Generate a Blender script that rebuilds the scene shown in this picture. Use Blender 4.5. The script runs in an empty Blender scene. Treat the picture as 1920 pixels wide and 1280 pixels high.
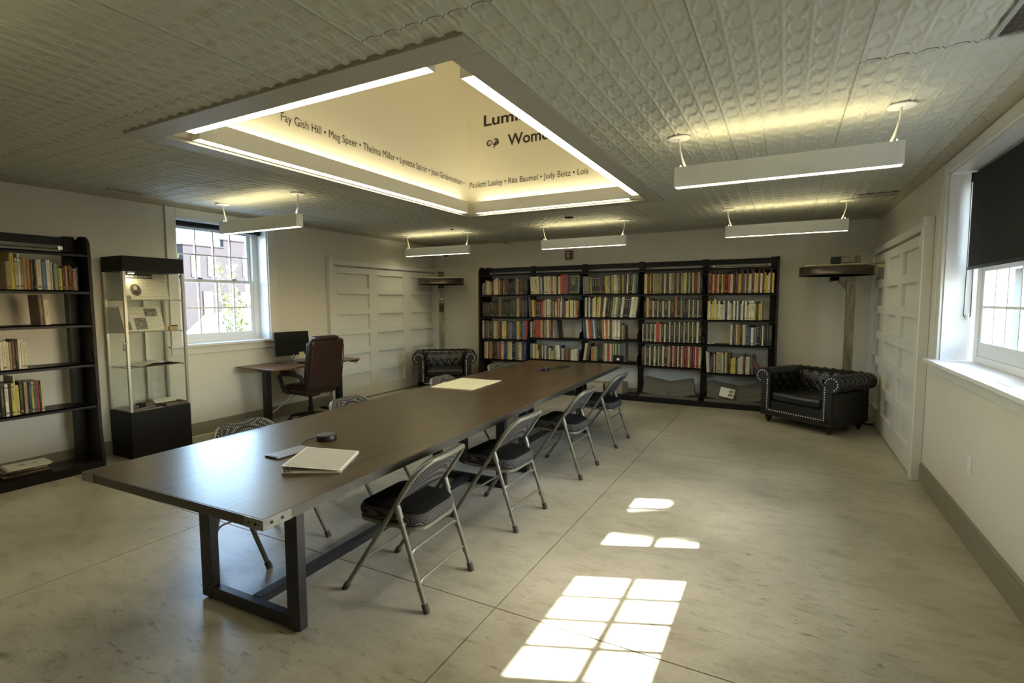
import bpy, bmesh, math, random
from mathutils import Vector, Matrix
random.seed(7)
S = bpy.context.scene
C = S.collection
PI = math.pi

# ------------------------------------------------------------------ camera
F_PX, YAW, PITCH, ROLL, CAM_H = 967.28, 0.4864, 0.0771, -0.0039, 1.6093
cam = bpy.data.cameras.new('camera')
cam.sensor_fit = 'HORIZONTAL'; cam.sensor_width = 36.0
cam.lens = F_PX / 1920.0 * 36.0
cam.clip_start = 0.05; cam.clip_end = 400
camo = bpy.data.objects.new('camera', cam); C.objects.link(camo)
fw = Vector((-math.sin(YAW)*math.cos(PITCH), math.cos(YAW)*math.cos(PITCH), -math.sin(PITCH)))
rt = Vector((math.cos(YAW), math.sin(YAW), 0)); up = rt.cross(fw)
r2 = rt*math.cos(ROLL) + up*math.sin(ROLL); u2 = up*math.cos(ROLL) - rt*math.sin(ROLL)
m = Matrix((r2, u2, -fw)).transposed().to_4x4(); m.translation = (0, 0, CAM_H)
camo.matrix_world = m
S.camera = camo

# ------------------------------------------------------------------ world, sun, exposure
W = bpy.data.worlds.new('world'); S.world = W; W.use_nodes = True
nt = W.node_tree; nt.nodes.clear()
sky = nt.nodes.new('ShaderNodeTexSky'); sky.sky_type = 'NISHITA'; sky.sun_disc = False
SUN_EL = math.atan(0.70)
sun_dir = Vector((0.925*math.cos(SUN_EL), 0.380*math.cos(SUN_EL), math.sin(SUN_EL))).normalized()
sky.sun_elevation = SUN_EL; sky.sun_rotation = math.atan2(sun_dir.x, sun_dir.y)
sky.air_density = 1.0; sky.dust_density = 1.5; sky.ozone_density = 1.0
bg = nt.nodes.new('ShaderNodeBackground'); bg.inputs[1].default_value = 4.8
wo = nt.nodes.new('ShaderNodeOutputWorld')
nt.links.new(sky.outputs[0], bg.inputs[0]); nt.links.new(bg.outputs[0], wo.inputs[0])
sl = bpy.data.lights.new('sun', 'SUN'); sl.energy = 64.0; sl.angle = math.radians(0.53); sl.color = (1, 0.99, 0.97)
so = bpy.data.objects.new('sun', sl); C.objects.link(so)
so.rotation_euler = sun_dir.to_track_quat('Z', 'Y').to_euler(); so.location = (12, 6, 9)
S.view_settings.view_transform = 'Standard'; S.view_settings.look = 'None'
S.view_settings.gamma = 1.0; S.view_settings.use_curve_mapping = False
S.view_settings.exposure = 0.10
WARM = (1.0, 0.855, 0.49)
LAMP_DOWN, LAMP_UP, WELL_UP = 17.5, 24.0, 18.0
try:
    S.cycles.use_denoising = True
    S.cycles.max_bounces = 9; S.cycles.diffuse_bounces = 5; S.cycles.glossy_bounces = 4
    S.cycles.transparent_max_bounces = 24; S.cycles.sample_clamp_indirect = 6.0
except Exception: pass

# sky portals in the window openings: they give no light of their own, they only guide the sampling of the sky
def portal(loc, sx, sy, rot):
    l = bpy.data.lights.new('window_portal', 'AREA'); l.shape = 'RECTANGLE'; l.size = sx; l.size_y = sy; l.cycles.is_portal = True
    o = bpy.data.objects.new('window_portal', l); C.objects.link(o); o.location = loc; o.rotation_euler = rot
portal((-6.292-0.40, 4.14, 1.86), 1.46, 1.16, (0, -PI/2, 0))
portal((1.1145+0.40, 3.93, 1.86), 1.46, 2.64, (0, PI/2, 0))

# ------------------------------------------------------------------ dimensions
XL, XR, YB, YF, H = -6.292, 1.1145, 8.564, -2.3, 2.77
ZC = 2.71
SX0, SX1, SY0, SY1, SZ = -3.80, -1.428, 2.106, 5.95, 4.75

# ------------------------------------------------------------------ helpers
class MB:
    def __init__(s): s.v = []; s.f = []; s.m = []; s.uv = {}
    def add(s, vs, fs, mi=0):
        o = len(s.v); s.v += [tuple(p) for p in vs]
        for f in fs: s.f.append([i+o for i in f]); s.m.append(mi)
        return s
    def box(s, x0, x1, y0, y1, z0, z1, mi=0, M=None):
        vs = [Vector((x, y, z)) for x in (x0, x1) for y in (y0, y1) for z in (z0, z1)]
        if M is not None: vs = [M @ p for p in vs]
        return s.add(vs, [(0,1,3,2),(4,6,7,5),(0,4,5,1),(2,3,7,6),(0,2,6,4),(1,5,7,3)], mi)
    def cbox(s, x0, x1, y0, y1, z0, z1, b, mi=0, M=None):
        # chamfered box
        vs = []; idx = {}
        for ix, X in ((0, x0), (1, x1)):
            for iy, Y in ((0, y0), (1, y1)):
                for iz, Z in ((0, z0), (1, z1)):
                    sx, sy, sz = (1, -1)[ix], (1, -1)[iy], (1, -1)[iz]
                    for a in range(3):
                        p = Vector((X + sx*b*(a != 0), Y + sy*b*(a != 1), Z + sz*b*(a != 2)))
                        idx[(ix, iy, iz, a)] = len(vs); vs.append(M @ p if M is not None else p)
        fs = []
        for a in range(3):
            o = [i for i in range(3) if i != a]
            for s_ in (0, 1):
                cyc = []
                for (i, j) in ((0,0),(1,0),(1,1),(0,1)):
                    k = [0,0,0]; k[a] = s_; k[o[0]] = i; k[o[1]] = j; cyc.append(idx[(k[0],k[1],k[2],a)])
                fs.append(cyc)
        for a in range(3):
            o = [i for i in range(3) if i != a]
            for i in (0,1):
                for j in (0,1):
                    q = []
                    for s_ in (0,1):
                        k = [0,0,0]; k[a] = s_; k[o[0]] = i; k[o[1]] = j; q.append(tuple(k))
                    fs.append([idx[q[0]+(o[0],)], idx[q[1]+(o[0],)], idx[q[1]+(o[1],)], idx[q[0]+(o[1],)]])
        for ix in (0,1):
            for iy in (0,1):
                for iz in (0,1): fs.append([idx[(ix,iy,iz,a)] for a in range(3)])
        return s.add(vs, fs, mi)
    def tube(s, pts, r, seg=8, mi=0, cap=True, closed=False):
        pts = [Vector(p) for p in pts]; n = len(pts)
        rr = r if isinstance(r, (list, tuple)) else [r]*n
        rings = []; ref = None
        for i, p in enumerate(pts):
            if closed: t = (pts[(i+1) % n] - pts[i-1])
            else: t = (pts[min(i+1, n-1)] - pts[max(i-1, 0)])
            t.normalize()
            if ref is None:
                ref = Vector((0,0,1)) if abs(t.z) < 0.9 else Vector((1,0,0))
            a = t.cross(ref)
            if a.length < 1e-5: a = t.orthogonal()
            a.normalize(); b = a.cross(t).normalized(); ref = b
            rings.append([p + (a*math.cos(2*PI*k/seg) + b*math.sin(2*PI*k/seg))*rr[i] for k in range(seg)])
        vs = [q for R in rings for q in R]; fs = []
        for i in range(n if closed else n-1):
            j = (i+1) % n
            for k in range(seg):
                l = (k+1) % seg
                fs.append((i*seg+k, i*seg+l, j*seg+l, j*seg+k))
        if cap and not closed: fs += [tuple(range(seg-1, -1, -1)), tuple(range((n-1)*seg, n*seg))]
        return s.add(vs, fs, mi)
    def cyl(s, p0, p1, r, seg=16, mi=0): return s.tube([p0, p1], r, seg, mi)
    def lathe(s, prof, c=(0,0,0), seg=20, mi=0, M=None):
        c = Vector(c); vs = []; fs = []
        for (r, z) in prof:
            for k in range(seg):
                p = Vector((r*math.cos(2*PI*k/seg), r*math.sin(2*PI*k/seg), z))
                vs.append((M @ p if M is not None else p) + c)
        n = len(prof)
        for i in range(n-1):
            for k in range(seg):
                l = (k+1) % seg
                fs.append((i*seg+k, i*seg+l, (i+1)*seg+l, (i+1)*seg+k))
        if prof[0][0] > 1e-6: fs.append(tuple(range(seg-1, -1, -1)))
        if prof[-1][0] > 1e-6: fs.append(tuple(range((n-1)*seg, n*seg)))
        return s.add(vs, fs, mi)
    def prism(s, poly, axis, a0, a1, mi=0):
        # poly: 2D points in the plane of the two other axes (order x,y,z), extruded along axis
        def P(u, v, w):
            return {'x': (w, u, v), 'y': (u, w, v), 'z': (u, v, w)}[axis]
        n = len(poly)
        vs = [P(u, v, a0) for u, v in poly] + [P(u, v, a1) for u, v in poly]
        fs = [tuple(range(n-1, -1, -1)), tuple(range(n, 2*n))] + [(i, (i+1) % n, n+(i+1) % n, n+i) for i in range(n)]
        return s.add(vs, fs, mi)
    def grid(s, fn, nu, nv, mi=0, keep=None):
        vs = [fn(i/nu, j/nv) for j in range(nv+1) for i in range(nu+1)]
        fs = []
        for j in range(nv):
            for i in range(nu):
                q = (j*(nu+1)+i, j*(nu+1)+i+1, (j+1)*(nu+1)+i+1, (j+1)*(nu+1)+i)
                if keep is None or keep(i, j): fs.append(q)
        return s.add(vs, fs, mi)
    def mesh(s, name, mats, smooth=False, bevel=0, bseg=1, subsurf=0, fixn=True):
        me = bpy.data.meshes.new(name)
        me.from_pydata(s.v, [], s.f); me.update()
        for mt in (mats if isinstance(mats, (list, tuple)) else [mats]): me.materials.append(mt)
        for p, mi in zip(me.polygons, s.m): p.material_index = mi
        bm = bmesh.new(); bm.from_mesh(me)
        if fixn: bmesh.ops.recalc_face_normals(bm, faces=bm.faces)
        if bevel:
            es = [e for e in bm.edges if len(e.link_faces) == 2 and e.calc_face_angle(0) > 0.6]
            bmesh.ops.bevel(bm, geom=es, offset=bevel, segments=bseg, affect='EDGES', profile=0.5)
        if subsurf:
            pass
        bm.to_mesh(me); bm.free()
        if smooth:
            for p in me.polygons: p.use_smooth = True
            if smooth != 'all':
                try: me.set_sharp_from_angle(angle=math.radians(40))
                except Exception: pass
        return me
    def build(s, name, mats, parent=None, loc=(0,0,0), rot=(0,0,0), **k):
        return link(name, s.mesh(name, mats, **k), parent, loc, rot)

def link(name, me, parent=None, loc=(0,0,0), rot=(0,0,0)):
    o = bpy.data.objects.new(name, me); C.objects.link(o)
    o.location = loc; o.rotation_euler = rot
    if parent: o.parent = parent
    return o
def tag(o, label=None, cat=None, group=None, kind=None):
    if label: o['label'] = label
    if cat: o['category'] = cat
    if group: o['group'] = group
    if kind: o['kind'] = kind
    return o
def thing(name, label, cat, loc=(0,0,0), rz=0, group=None):
    o = bpy.data.objects.new(name, None); C.objects.link(o)
    o.location = loc; o.rotation_euler = (0,0,rz); o.empty_display_size = 0.1
    return tag(o, label, cat, group)
def struct(o): o['kind'] = 'structure'; return o
def kids(o): return [c for c in bpy.data.objects if c.parent == o]
CH = {}
def copy_tree(o, parent=None):
    c = o.copy(); C.objects.link(c)
    if parent is not None: c.parent = parent
    for k in kids(o): copy_tree(k, c)
    return c

# ------------------------------------------------------------------ materials
def new_mat(name):
    mt = bpy.data.materials.new(name); mt.use_nodes = True
    return mt, mt.node_tree, mt.node_tree.nodes['Principled BSDF']
def N(nt, typ, **kw):
    n = nt.nodes.new(typ)
    for k, v in kw.items():
        if k in n.inputs: n.inputs[k].default_value = v
        else: setattr(n, k, v)
    return n
def mat(name, col, rough=0.5, metal=0.0, var=0.0, scale=8.0, bump=0.0, bscale=60.0, stretch=None, coat=0.0, spec=None, col2=None, detail=4.0):
    mt, nt, b = new_mat(name)
    b.inputs['Base Color'].default_value = (*col, 1); b.inputs['Roughness'].default_value = rough; b.inputs['Metallic'].default_value = metal
    if coat: b.inputs['Coat Weight'].default_value = coat; b.inputs['Coat Roughness'].default_value = 0.15
    if spec is not None: b.inputs['Specular IOR Level'].default_value = spec
    tc = N(nt, 'ShaderNodeTexCoord'); src = tc.outputs['Object']
    if stretch:
        mp = N(nt, 'ShaderNodeMapping'); mp.inputs['Scale'].default_value = stretch
        nt.links.new(src, mp.inputs[0]); src = mp.outputs[0]
    if var or col2:
        nz = N(nt, 'ShaderNodeTexNoise'); nz.inputs['Scale'].default_value = scale; nz.inputs['Detail'].default_value = detail
        nt.links.new(src, nz.inputs['Vector'])
        rp = N(nt, 'ShaderNodeValToRGB')
        c2 = col2 or tuple(min(1, c*(1+var)) for c in col)
        c1 = col if col2 else tuple(c*(1-var) for c in col)
        rp.color_ramp.elements[0].color = (*c1, 1); rp.color_ramp.elements[0].position = 0.3
        rp.color_ramp.elements[1].color = (*c2, 1); rp.color_ramp.elements[1].position = 0.7
        nt.links.new(nz.outputs['Fac'], rp.inputs[0]); nt.links.new(rp.outputs[0], b.inputs['Base Color'])
    if bump:
        nb = N(nt, 'ShaderNodeTexNoise'); nb.inputs['Scale'].default_value = bscale; nb.inputs['Detail'].default_value = 3
        nt.links.new(src, nb.inputs['Vector'])
        bp = N(nt, 'ShaderNodeBump'); bp.inputs['Strength'].default_value = bump; bp.inputs['Distance'].default_value = 0.01
        nt.links.new(nb.outputs['Fac'], bp.inputs['Height']); nt.links.new(bp.outputs[0], b.inputs['Normal'])
    return mt
def emit(name, col, strength):
    mt = bpy.data.materials.new(name); mt.use_nodes = True; nt = mt.node_tree; nt.nodes.clear()
    try: mt.cycles.emission_sampling = 'FRONT'
    except Exception: pass
    e = nt.nodes.new('ShaderNodeEmission'); e.inputs[0].default_value = (*col, 1); e.inputs[1].default_value = strength
    o = nt.nodes.new('ShaderNodeOutputMaterial'); nt.links.new(e.outputs[0], o.inputs[0])
    return mt
def glass(name, tint=(0.96, 0.985, 0.97), refl=0.06):
    mt = bpy.data.materials.new(name); mt.use_nodes = True; nt = mt.node_tree; nt.nodes.clear()
    t = nt.nodes.new('ShaderNodeBsdfTransparent'); t.inputs[0].default_value = (*tint, 1)
    g = nt.nodes.new('ShaderNodeBsdfGlossy'); g.inputs['Roughness'].default_value = 0.02
    lw_ = nt.nodes.new('ShaderNodeLayerWeight'); lw_.inputs[0].default_value = 0.5
    pw_ = nt.nodes.new('ShaderNodeMath'); pw_.operation = 'POWER'; pw_.inputs[1].default_value = 4.5
    fr = nt.nodes.new('ShaderNodeMath'); fr.operation = 'MULTIPLY_ADD'; fr.inputs[1].default_value = 0.55; fr.inputs[2].default_value = 0.025
    nt.links.new(lw_.outputs['Facing'], pw_.inputs[0]); nt.links.new(pw_.outputs[0], fr.inputs[0])
    mx = nt.nodes.new('ShaderNodeMixShader'); o = nt.nodes.new('ShaderNodeOutputMaterial')
    nt.links.new(fr.outputs[0], mx.inputs[0]); nt.links.new(t.outputs[0], mx.inputs[1]); nt.links.new(g.outputs[0], mx.inputs[2])
    nt.links.new(mx.outputs[0], o.inputs[0])
    return mt

M = {}
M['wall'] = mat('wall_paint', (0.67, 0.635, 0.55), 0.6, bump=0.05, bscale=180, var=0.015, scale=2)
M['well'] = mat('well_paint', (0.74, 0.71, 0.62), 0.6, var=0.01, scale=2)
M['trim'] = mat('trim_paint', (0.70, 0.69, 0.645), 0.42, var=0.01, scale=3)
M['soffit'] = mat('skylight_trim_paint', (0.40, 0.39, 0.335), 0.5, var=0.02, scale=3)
M['wintrim'] = mat('window_paint', (0.78, 0.785, 0.77), 0.35, var=0.01, scale=3)
M['base'] = mat('baseboard_paint', (0.235, 0.215, 0.165), 0.45, var=0.03, scale=4)
M['tin'] = mat('tin_paint', (0.52, 0.53, 0.455), 0.42, var=0.03, scale=1.5)
M['tinback'] = mat('tin_gap', (0.06, 0.055, 0.045), 0.9)
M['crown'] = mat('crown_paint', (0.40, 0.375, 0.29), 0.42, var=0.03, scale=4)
M['pendant'] = mat('pendant_white', (0.78, 0.79, 0.77), 0.4, var=0.01)
M['cord'] = mat('white_cord', (0.85, 0.85, 0.80), 0.5, var=0.01)
M['lamp_dn'] = emit('diffuser_down', (1, 0.88, 0.57), LAMP_DOWN)
M['lamp_up'] = emit('diffuser_up', WARM, LAMP_UP)
M['well_up'] = emit('well_diffuser_up', WARM, WELL_UP)
M['glass'] = glass('window_glass')
M['caseglass'] = glass('case_glass', (0.982, 0.990, 0.982))
M['black_metal'] = mat('shelf_black_metal', (0.011, 0.009, 0.009), 0.42, 0.0, var=0.15, scale=6, bump=0.03, bscale=200, spec=0.22)
M['brown_panel'] = mat('shelf_end_laminate', (0.022, 0.015, 0.013), 0.5, var=0.2, scale=10, spec=0.25)
M['leg_metal'] = mat('table_frame_metal', (0.022, 0.022, 0.024), 0.36, 0.2, var=0.1, scale=9, spec=0.35)
M['plate_metal'] = mat('table_edge_steel', (0.20, 0.20, 0.19), 0.38, 0.7, var=0.15, scale=12)
M['edge_shaded'] = mat('table_edge_shaded', (0.030, 0.024, 0.017), 0.34, 0.0, var=0.15, scale=12, spec=0.6)  # shaded copy of the edge strip for the short ends, shade put into its colour
M['edge_lit'] = mat('table_edge_satin_lit', (0.085, 0.080, 0.070), 0.38, 0.5, var=0.15, scale=12)  # same strip on the long sides, window reflection painted in as a lighter colour
M['chair_metal'] = mat('chair_tube_paint', (0.185, 0.18, 0.145), 0.34, 0.3, var=0.05, scale=20)
M['rubber'] = mat('rubber', (0.05, 0.04, 0.035), 0.7, var=0.1)
M['chrome'] = mat('chrome', (0.75, 0.75, 0.74), 0.18, 1.0, var=0.02)
M['alu'] = mat('aluminium', (0.50, 0.49, 0.44), 0.35, 0.8, var=0.04, scale=14)
M['black'] = mat('black_plastic', (0.011, 0.0105, 0.0105), 0.42, var=0.1, spec=0.3)
M['case_black'] = mat('case_black_laminate', (0.010, 0.009, 0.009), 0.55, var=0.15, scale=20, spec=0.2)
M['white'] = mat('white_plastic', (0.78, 0.78, 0.75), 0.45, var=0.01)
M['paper'] = mat('paper', (0.70, 0.68, 0.58), 0.7, var=0.02)
M['ypaper'] = mat('yellow_paper', (0.74, 0.70, 0.46), 0.7, var=0.04, scale=6)
M['kraft'] = mat('cardboard_grey', (0.100, 0.090, 0.072), 0.7, var=0.06, scale=8)
M['kraft2'] = mat('cardboard_tan', (0.27, 0.225, 0.15), 0.75, var=0.08, scale=8)
M['leather_k'] = mat('black_leather', (0.0075, 0.0075, 0.0078), 0.29, var=0.25, scale=30, bump=0.06, bscale=260, spec=0.55)
M['leather_fr'] = mat('armchair_border', (0.020, 0.017, 0.015), 0.45, spec=0.3, var=0.1, scale=30, bump=0.08, bscale=260)
M['leather_b'] = mat('brown_leather', (0.026, 0.011, 0.008), 0.34, var=0.25, scale=14, bump=0.08, bscale=220, spec=0.4)
M['nail'] = mat('nailhead', (0.92, 0.92, 0.90), 0.35, 0.0, var=0.02)
M['desk_wood'] = mat('desk_wood', (0.115, 0.060, 0.028), 0.35, var=0.0, col2=(0.19, 0.105, 0.05), scale=5, stretch=(14, 1.2, 6))
M['screen'] = mat('screen', (0.012, 0.014, 0.014), 0.22, var=0.02)
M['wheel'] = mat('wheel_metal', (0.075, 0.062, 0.045), 0.38, 0.6, var=0.3, scale=7, bump=0.05, bscale=40)
M['post'] = mat('post_metal', (0.085, 0.062, 0.030), 0.42, 0.3, col2=(0.34, 0.30, 0.20), scale=3, stretch=(6, 6, 1.0))
M['iron'] = mat('black_iron', (0.02, 0.018, 0.016), 0.5, 0.4, var=0.2, scale=15)
M['red'] = mat('alarm_red', (0.18, 0.025, 0.02), 0.4, var=0.05)
M['shade'] = mat('shade_fabric', (0.020, 0.0195, 0.020), 0.8, spec=0.2, var=0.12, scale=160, bump=0.15, bscale=500)
M['ink'] = mat('ink', (0.030, 0.024, 0.020), 0.6, var=0.02)
M['inkw'] = mat('white_ink', (0.8, 0.78, 0.72), 0.6, var=0.01)
M['grille'] = mat('vent_grille', (0.30, 0.30, 0.27), 0.5, var=0.03)
M['photo'] = mat('photo_print', (0.045, 0.04, 0.035), 0.5, col2=(0.30, 0.28, 0.22), scale=38, detail=5)
M['stone'] = mat('kerb_concrete', (0.55, 0.53, 0.50), 0.9, var=0.08, scale=3)

def concrete():
    mt, nt, b = new_mat('polished_concrete')
    tc = N(nt, 'ShaderNodeTexCoord')
    def noise(sc, det, rough=0.6, stretch=None, dist=0.0):
        src = tc.outputs['Object']
        if stretch:
            mp = N(nt, 'ShaderNodeMapping'); mp.inputs['Scale'].default_value = stretch; mp.inputs['Rotation'].default_value = (0, 0, 0.5)
            nt.links.new(src, mp.inputs[0]); src = mp.outputs[0]
        n = N(nt, 'ShaderNodeTexNoise'); n.inputs['Scale'].default_value = sc; n.inputs['Detail'].default_value = det; n.inputs['Roughness'].default_value = rough; n.inputs['Distortion'].default_value = dist
        nt.links.new(src, n.inputs['Vector']); return n.outputs['Fac']
    def ramp(fac, els):
        r = N(nt, 'ShaderNodeValToRGB'); e = r.color_ramp.elements
        e[0].position, e[0].color = els[0][0], (*els[0][1], 1); e[1].position, e[1].color = els[-1][0], (*els[-1][1], 1)
        for p, c in els[1:-1]:
            x = e.new(p); x.color = (*c, 1)
        nt.links.new(fac, r.inputs[0]); return r.outputs[0]
    def mixc(mode, fac, a, c):
        x = N(nt, 'ShaderNodeMix'); x.data_type = 'RGBA'; x.blend_type = mode; x.inputs[0].default_value = fac
        nt.links.new(a, x.inputs[6]); nt.links.new(c, x.inputs[7]); return x.outputs[2]
    basec = ramp(noise(0.9, 4, 0.5), [(0.30, (0.330, 0.307, 0.244)), (0.5, (0.460, 0.434, 0.352)), (0.70, (0.575, 0.548, 0.458))])
    blot = ramp(noise(4.5, 6, 0.6, (1.0, 2.2, 1), 0.2), [(0.25, (0.66, 0.65, 0.60)), (0.48, (0.92, 0.92, 0.905)), (0.75, (1.0, 1.0, 1.0))])
    marks = ramp(noise(9.0, 8, 0.68, (1.0, 3.4, 1), 0.8), [(0.30, (0.34, 0.32, 0.28)), (0.43, (1, 1, 1)), (1.0, (1, 1, 1))])
    zone = ramp(noise(0.55, 3, 0.5), [(0.38, (0.1, 0.1, 0.1)), (0.58, (1, 1, 1))])
    fine = ramp(noise(38, 3, 0.6), [(0.3, (0.90, 0.90, 0.89)), (0.7, (1.0, 1.0, 1.0))])
    c = mixc('MULTIPLY', 1.0, basec, blot)
    mk = N(nt, 'ShaderNodeMix'); mk.data_type = 'RGBA'; mk.blend_type = 'MULTIPLY'
    nt.links.new(zone, mk.inputs[0]); nt.links.new(c, mk.inputs[6]); nt.links.new(marks, mk.inputs[7])
    c = mixc('MULTIPLY', 1.0, mk.outputs[2], fine)
    nt.links.new(c, b.inputs['Base Color'])
    rr = N(nt, 'ShaderNodeMapRange'); rr.inputs[3].default_value = 0.285; rr.inputs[4].default_value = 0.36
    nt.links.new(noise(2.2, 7, 0.65), rr.inputs[0]); nt.links.new(rr.outputs[0], b.inputs['Roughness'])
    bp = N(nt, 'ShaderNodeBump'); bp.inputs['Strength'].default_value = 0.06; bp.inputs['Distance'].default_value = 0.01
    nt.links.new(noise(14, 6), bp.inputs['Height']); nt.links.new(bp.outputs[0], b.inputs['Normal'])
    b.inputs['Specular IOR Level'].default_value = 0.5
    return mt
M['concrete'] = concrete()

def walnut():
    mt, nt, b = new_mat('walnut_laminate')
    tc = N(nt, 'ShaderNodeTexCoord'); mp = N(nt, 'ShaderNodeMapping'); mp.inputs['Scale'].default_value = (20, 0.8, 10)
    nt.links.new(tc.outputs['Object'], mp.inputs[0])
    n = N(nt, 'ShaderNodeTexNoise'); n.inputs['Scale'].default_value = 2.2; n.inputs['Detail'].default_value = 7; n.inputs['Roughness'].default_value = 0.65; n.inputs['Distortion'].default_value = 0.5
    nt.links.new(mp.outputs[0], n.inputs['Vector'])
    r = N(nt, 'ShaderNodeValToRGB'); e = r.color_ramp.elements
    e[0].position, e[0].color = 0.28, (0.020, 0.0120, 0.0055, 1); e[1].position, e[1].color = 0.75, (0.102, 0.067, 0.032, 1)
    x = e.new(0.5); x.color = (0.058, 0.037, 0.0165, 1)
    nt.links.new(n.outputs['Fac'], r.inputs[0]); nt.links.new(r.outputs[0], b.inputs['Base Color'])
    b.inputs['Roughness'].default_value = 0.285
    bp = N(nt, 'ShaderNodeBump'); bp.inputs['Strength'].default_value = 0.006; bp.inputs['Distance'].default_value = 0.005
    nt.links.new(n.outputs['Fac'], bp.inputs['Height']); nt.links.new(bp.outputs[0], b.inputs['Normal'])
    return mt
M['walnut'] = walnut()

def dotted():
    # black woven cloth with rows of small pale dots
    mt, nt, b = new_mat('dotted_cloth')
    tc = N(nt, 'ShaderNodeTexCoord')
    mp = N(nt, 'ShaderNodeMapping'); mp.inputs['Rotation'].default_value = (0.0, 0.0, 0.0); mp.inputs['Scale'].default_value = (150, 150, 150)
    nt.links.new(tc.outputs['Object'], mp.inputs[0])
    sep = N(nt, 'ShaderNodeSeparateXYZ'); nt.links.new(mp.outputs[0], sep.inputs[0])
    def math_(op, a, c=None):
        x = N(nt, 'ShaderNodeMath'); x.operation = op
        for i, s_ in enumerate((a, c)):
            if s_ is None: continue
            if isinstance(s_, (int, float)): x.inputs[i].default_value = s_
            else: nt.links.new(s_, x.inputs[i])
        return x.outputs[0]
    xz = math_('ADD', sep.outputs[0], sep.outputs[2])   # height and depth share one axis so every face shows rows
    a = math_('ABSOLUTE', math_('SINE', math_('MULTIPLY', math_('ADD', xz, sep.outputs[1]), PI*0.5)))
    c = math_('ABSOLUTE', math_('SINE', math_('MULTIPLY', math_('SUBTRACT', xz, sep.outputs[1]), PI*0.5)))
    g = math_('GREATER_THAN', math_('MULTIPLY', a, c), 0.80)
    mx = N(nt, 'ShaderNodeMix'); mx.data_type = 'RGBA'
    mx.inputs[6].default_value = (0.008, 0.0075, 0.008, 1); mx.inputs[7].default_value = (0.32, 0.31, 0.30, 1)
    nt.links.new(g, mx.inputs[0]); nt.links.new(mx.outputs[2], b.inputs['Base Color'])
    b.inputs['Roughness'].default_value = 0.85
    return mt
M['dots'] = dotted()
M['cloth_top'] = mat('black_cloth_ribbed', (0.0045, 0.0045, 0.0045), 0.9, col2=(0.013, 0.012, 0.011), scale=30, stretch=(1, 9, 1), spec=0.12)

def printed(name, paper, ink, rows=16.0, density=0.5, vertical=False):
    # faint lines of small print on paper, in the sheet's own coordinates
    mt, nt, b = new_mat(name)
    tc = N(nt, 'ShaderNodeTexCoord'); sep = N(nt, 'ShaderNodeSeparateXYZ'); nt.links.new(tc.outputs['Generated'], sep.inputs[0])
    def math_(op, a, c=None):
        x = N(nt, 'ShaderNodeMath'); x.operation = op
        for i, s_ in enumerate((a, c)):
            if s_ is None: continue
            if isinstance(s_, (int, float)): x.inputs[i].default_value = s_
            else: nt.links.new(s_, x.inputs[i])
        return x.outputs[0]
    row = math_('GREATER_THAN', math_('SINE', math_('MULTIPLY', sep.outputs[1], rows*2*PI)), 0.1)
    nz = N(nt, 'ShaderNodeTexNoise'); nz.inputs['Scale'].default_value = 40; nt.links.new(tc.outputs['Generated'], nz.inputs['Vector'])
    wd = math_('GREATER_THAN', nz.outputs['Fac'], 1-density)
    mx = N(nt, 'ShaderNodeMix'); mx.data_type = 'RGBA'; mx.inputs[6].default_value = (*paper, 1); mx.inputs[7].default_value = (*ink, 1)
    nt.links.new(math_('MULTIPLY', math_('MULTIPLY', row, wd), 0.75), mx.inputs[0]); nt.links.new(mx.outputs[2], b.inputs['Base Color'])
    b.inputs['Roughness'].default_value = 0.6
    return mt
M['print'] = printed('printed_sheet', (0.68, 0.66, 0.55), (0.22, 0.20, 0.16), 18)
M['print_y'] = printed('printed_map', (0.72, 0.69, 0.47), (0.58, 0.53, 0.33), 7, 0.45)
M['binder_top'] = printed('binder_clear_cover', (0.42, 0.405, 0.37), (0.33, 0.32, 0.29), 13, 0.8)

def leafmat(name, a, c):
    mt = mat(name, a, 0.6, col2=c, scale=3)
    return mt
M['leaf'] = leafmat('sapling_leaf', (0.07, 0.09, 0.02), (0.16, 0.17, 0.05))
M['leaf2'] = leafmat('tree_leaf', (0.06, 0.12, 0.03), (0.14, 0.22, 0.06))
M['bark'] = mat('bark', (0.16, 0.12, 0.09), 0.9, var=0.2, scale=8)
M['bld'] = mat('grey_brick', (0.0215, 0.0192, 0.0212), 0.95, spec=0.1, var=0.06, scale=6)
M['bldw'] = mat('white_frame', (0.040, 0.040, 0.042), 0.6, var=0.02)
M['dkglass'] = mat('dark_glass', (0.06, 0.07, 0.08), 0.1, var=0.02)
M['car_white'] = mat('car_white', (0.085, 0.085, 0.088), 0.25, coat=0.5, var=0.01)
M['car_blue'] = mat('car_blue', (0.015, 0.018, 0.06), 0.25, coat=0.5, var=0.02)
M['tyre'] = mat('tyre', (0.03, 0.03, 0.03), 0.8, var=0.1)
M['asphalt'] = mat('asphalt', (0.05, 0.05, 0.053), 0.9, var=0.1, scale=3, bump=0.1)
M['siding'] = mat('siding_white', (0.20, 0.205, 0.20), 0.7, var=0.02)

# ================================================================== STRUCTURE
# ---- floor: base plus concrete slabs with sawn joints
fl = struct(MB().box(XL-0.3, XR+0.3, YF-0.3, YB+0.3, -0.2, -0.012).build('floor', M['tinback']))
jx = [XL, -3.72, -1.30, XR]; jy = [YF, -0.99, 2.26, 5.51, YB]; g_ = 0.0035
for i in range(3):
    for j in range(4):
        x0 = jx[i] + (g_ if i else -0.02); x1 = jx[i+1] - (g_ if i < 2 else -0.02)
        y0 = jy[j] + (g_ if j else -0.02); y1 = jy[j+1] - (g_ if j < 3 else -0.02)
        MB().box(x0, x1, y0, y1, -0.012, 0.0).build('concrete_slab', M['concrete'], fl)

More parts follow.
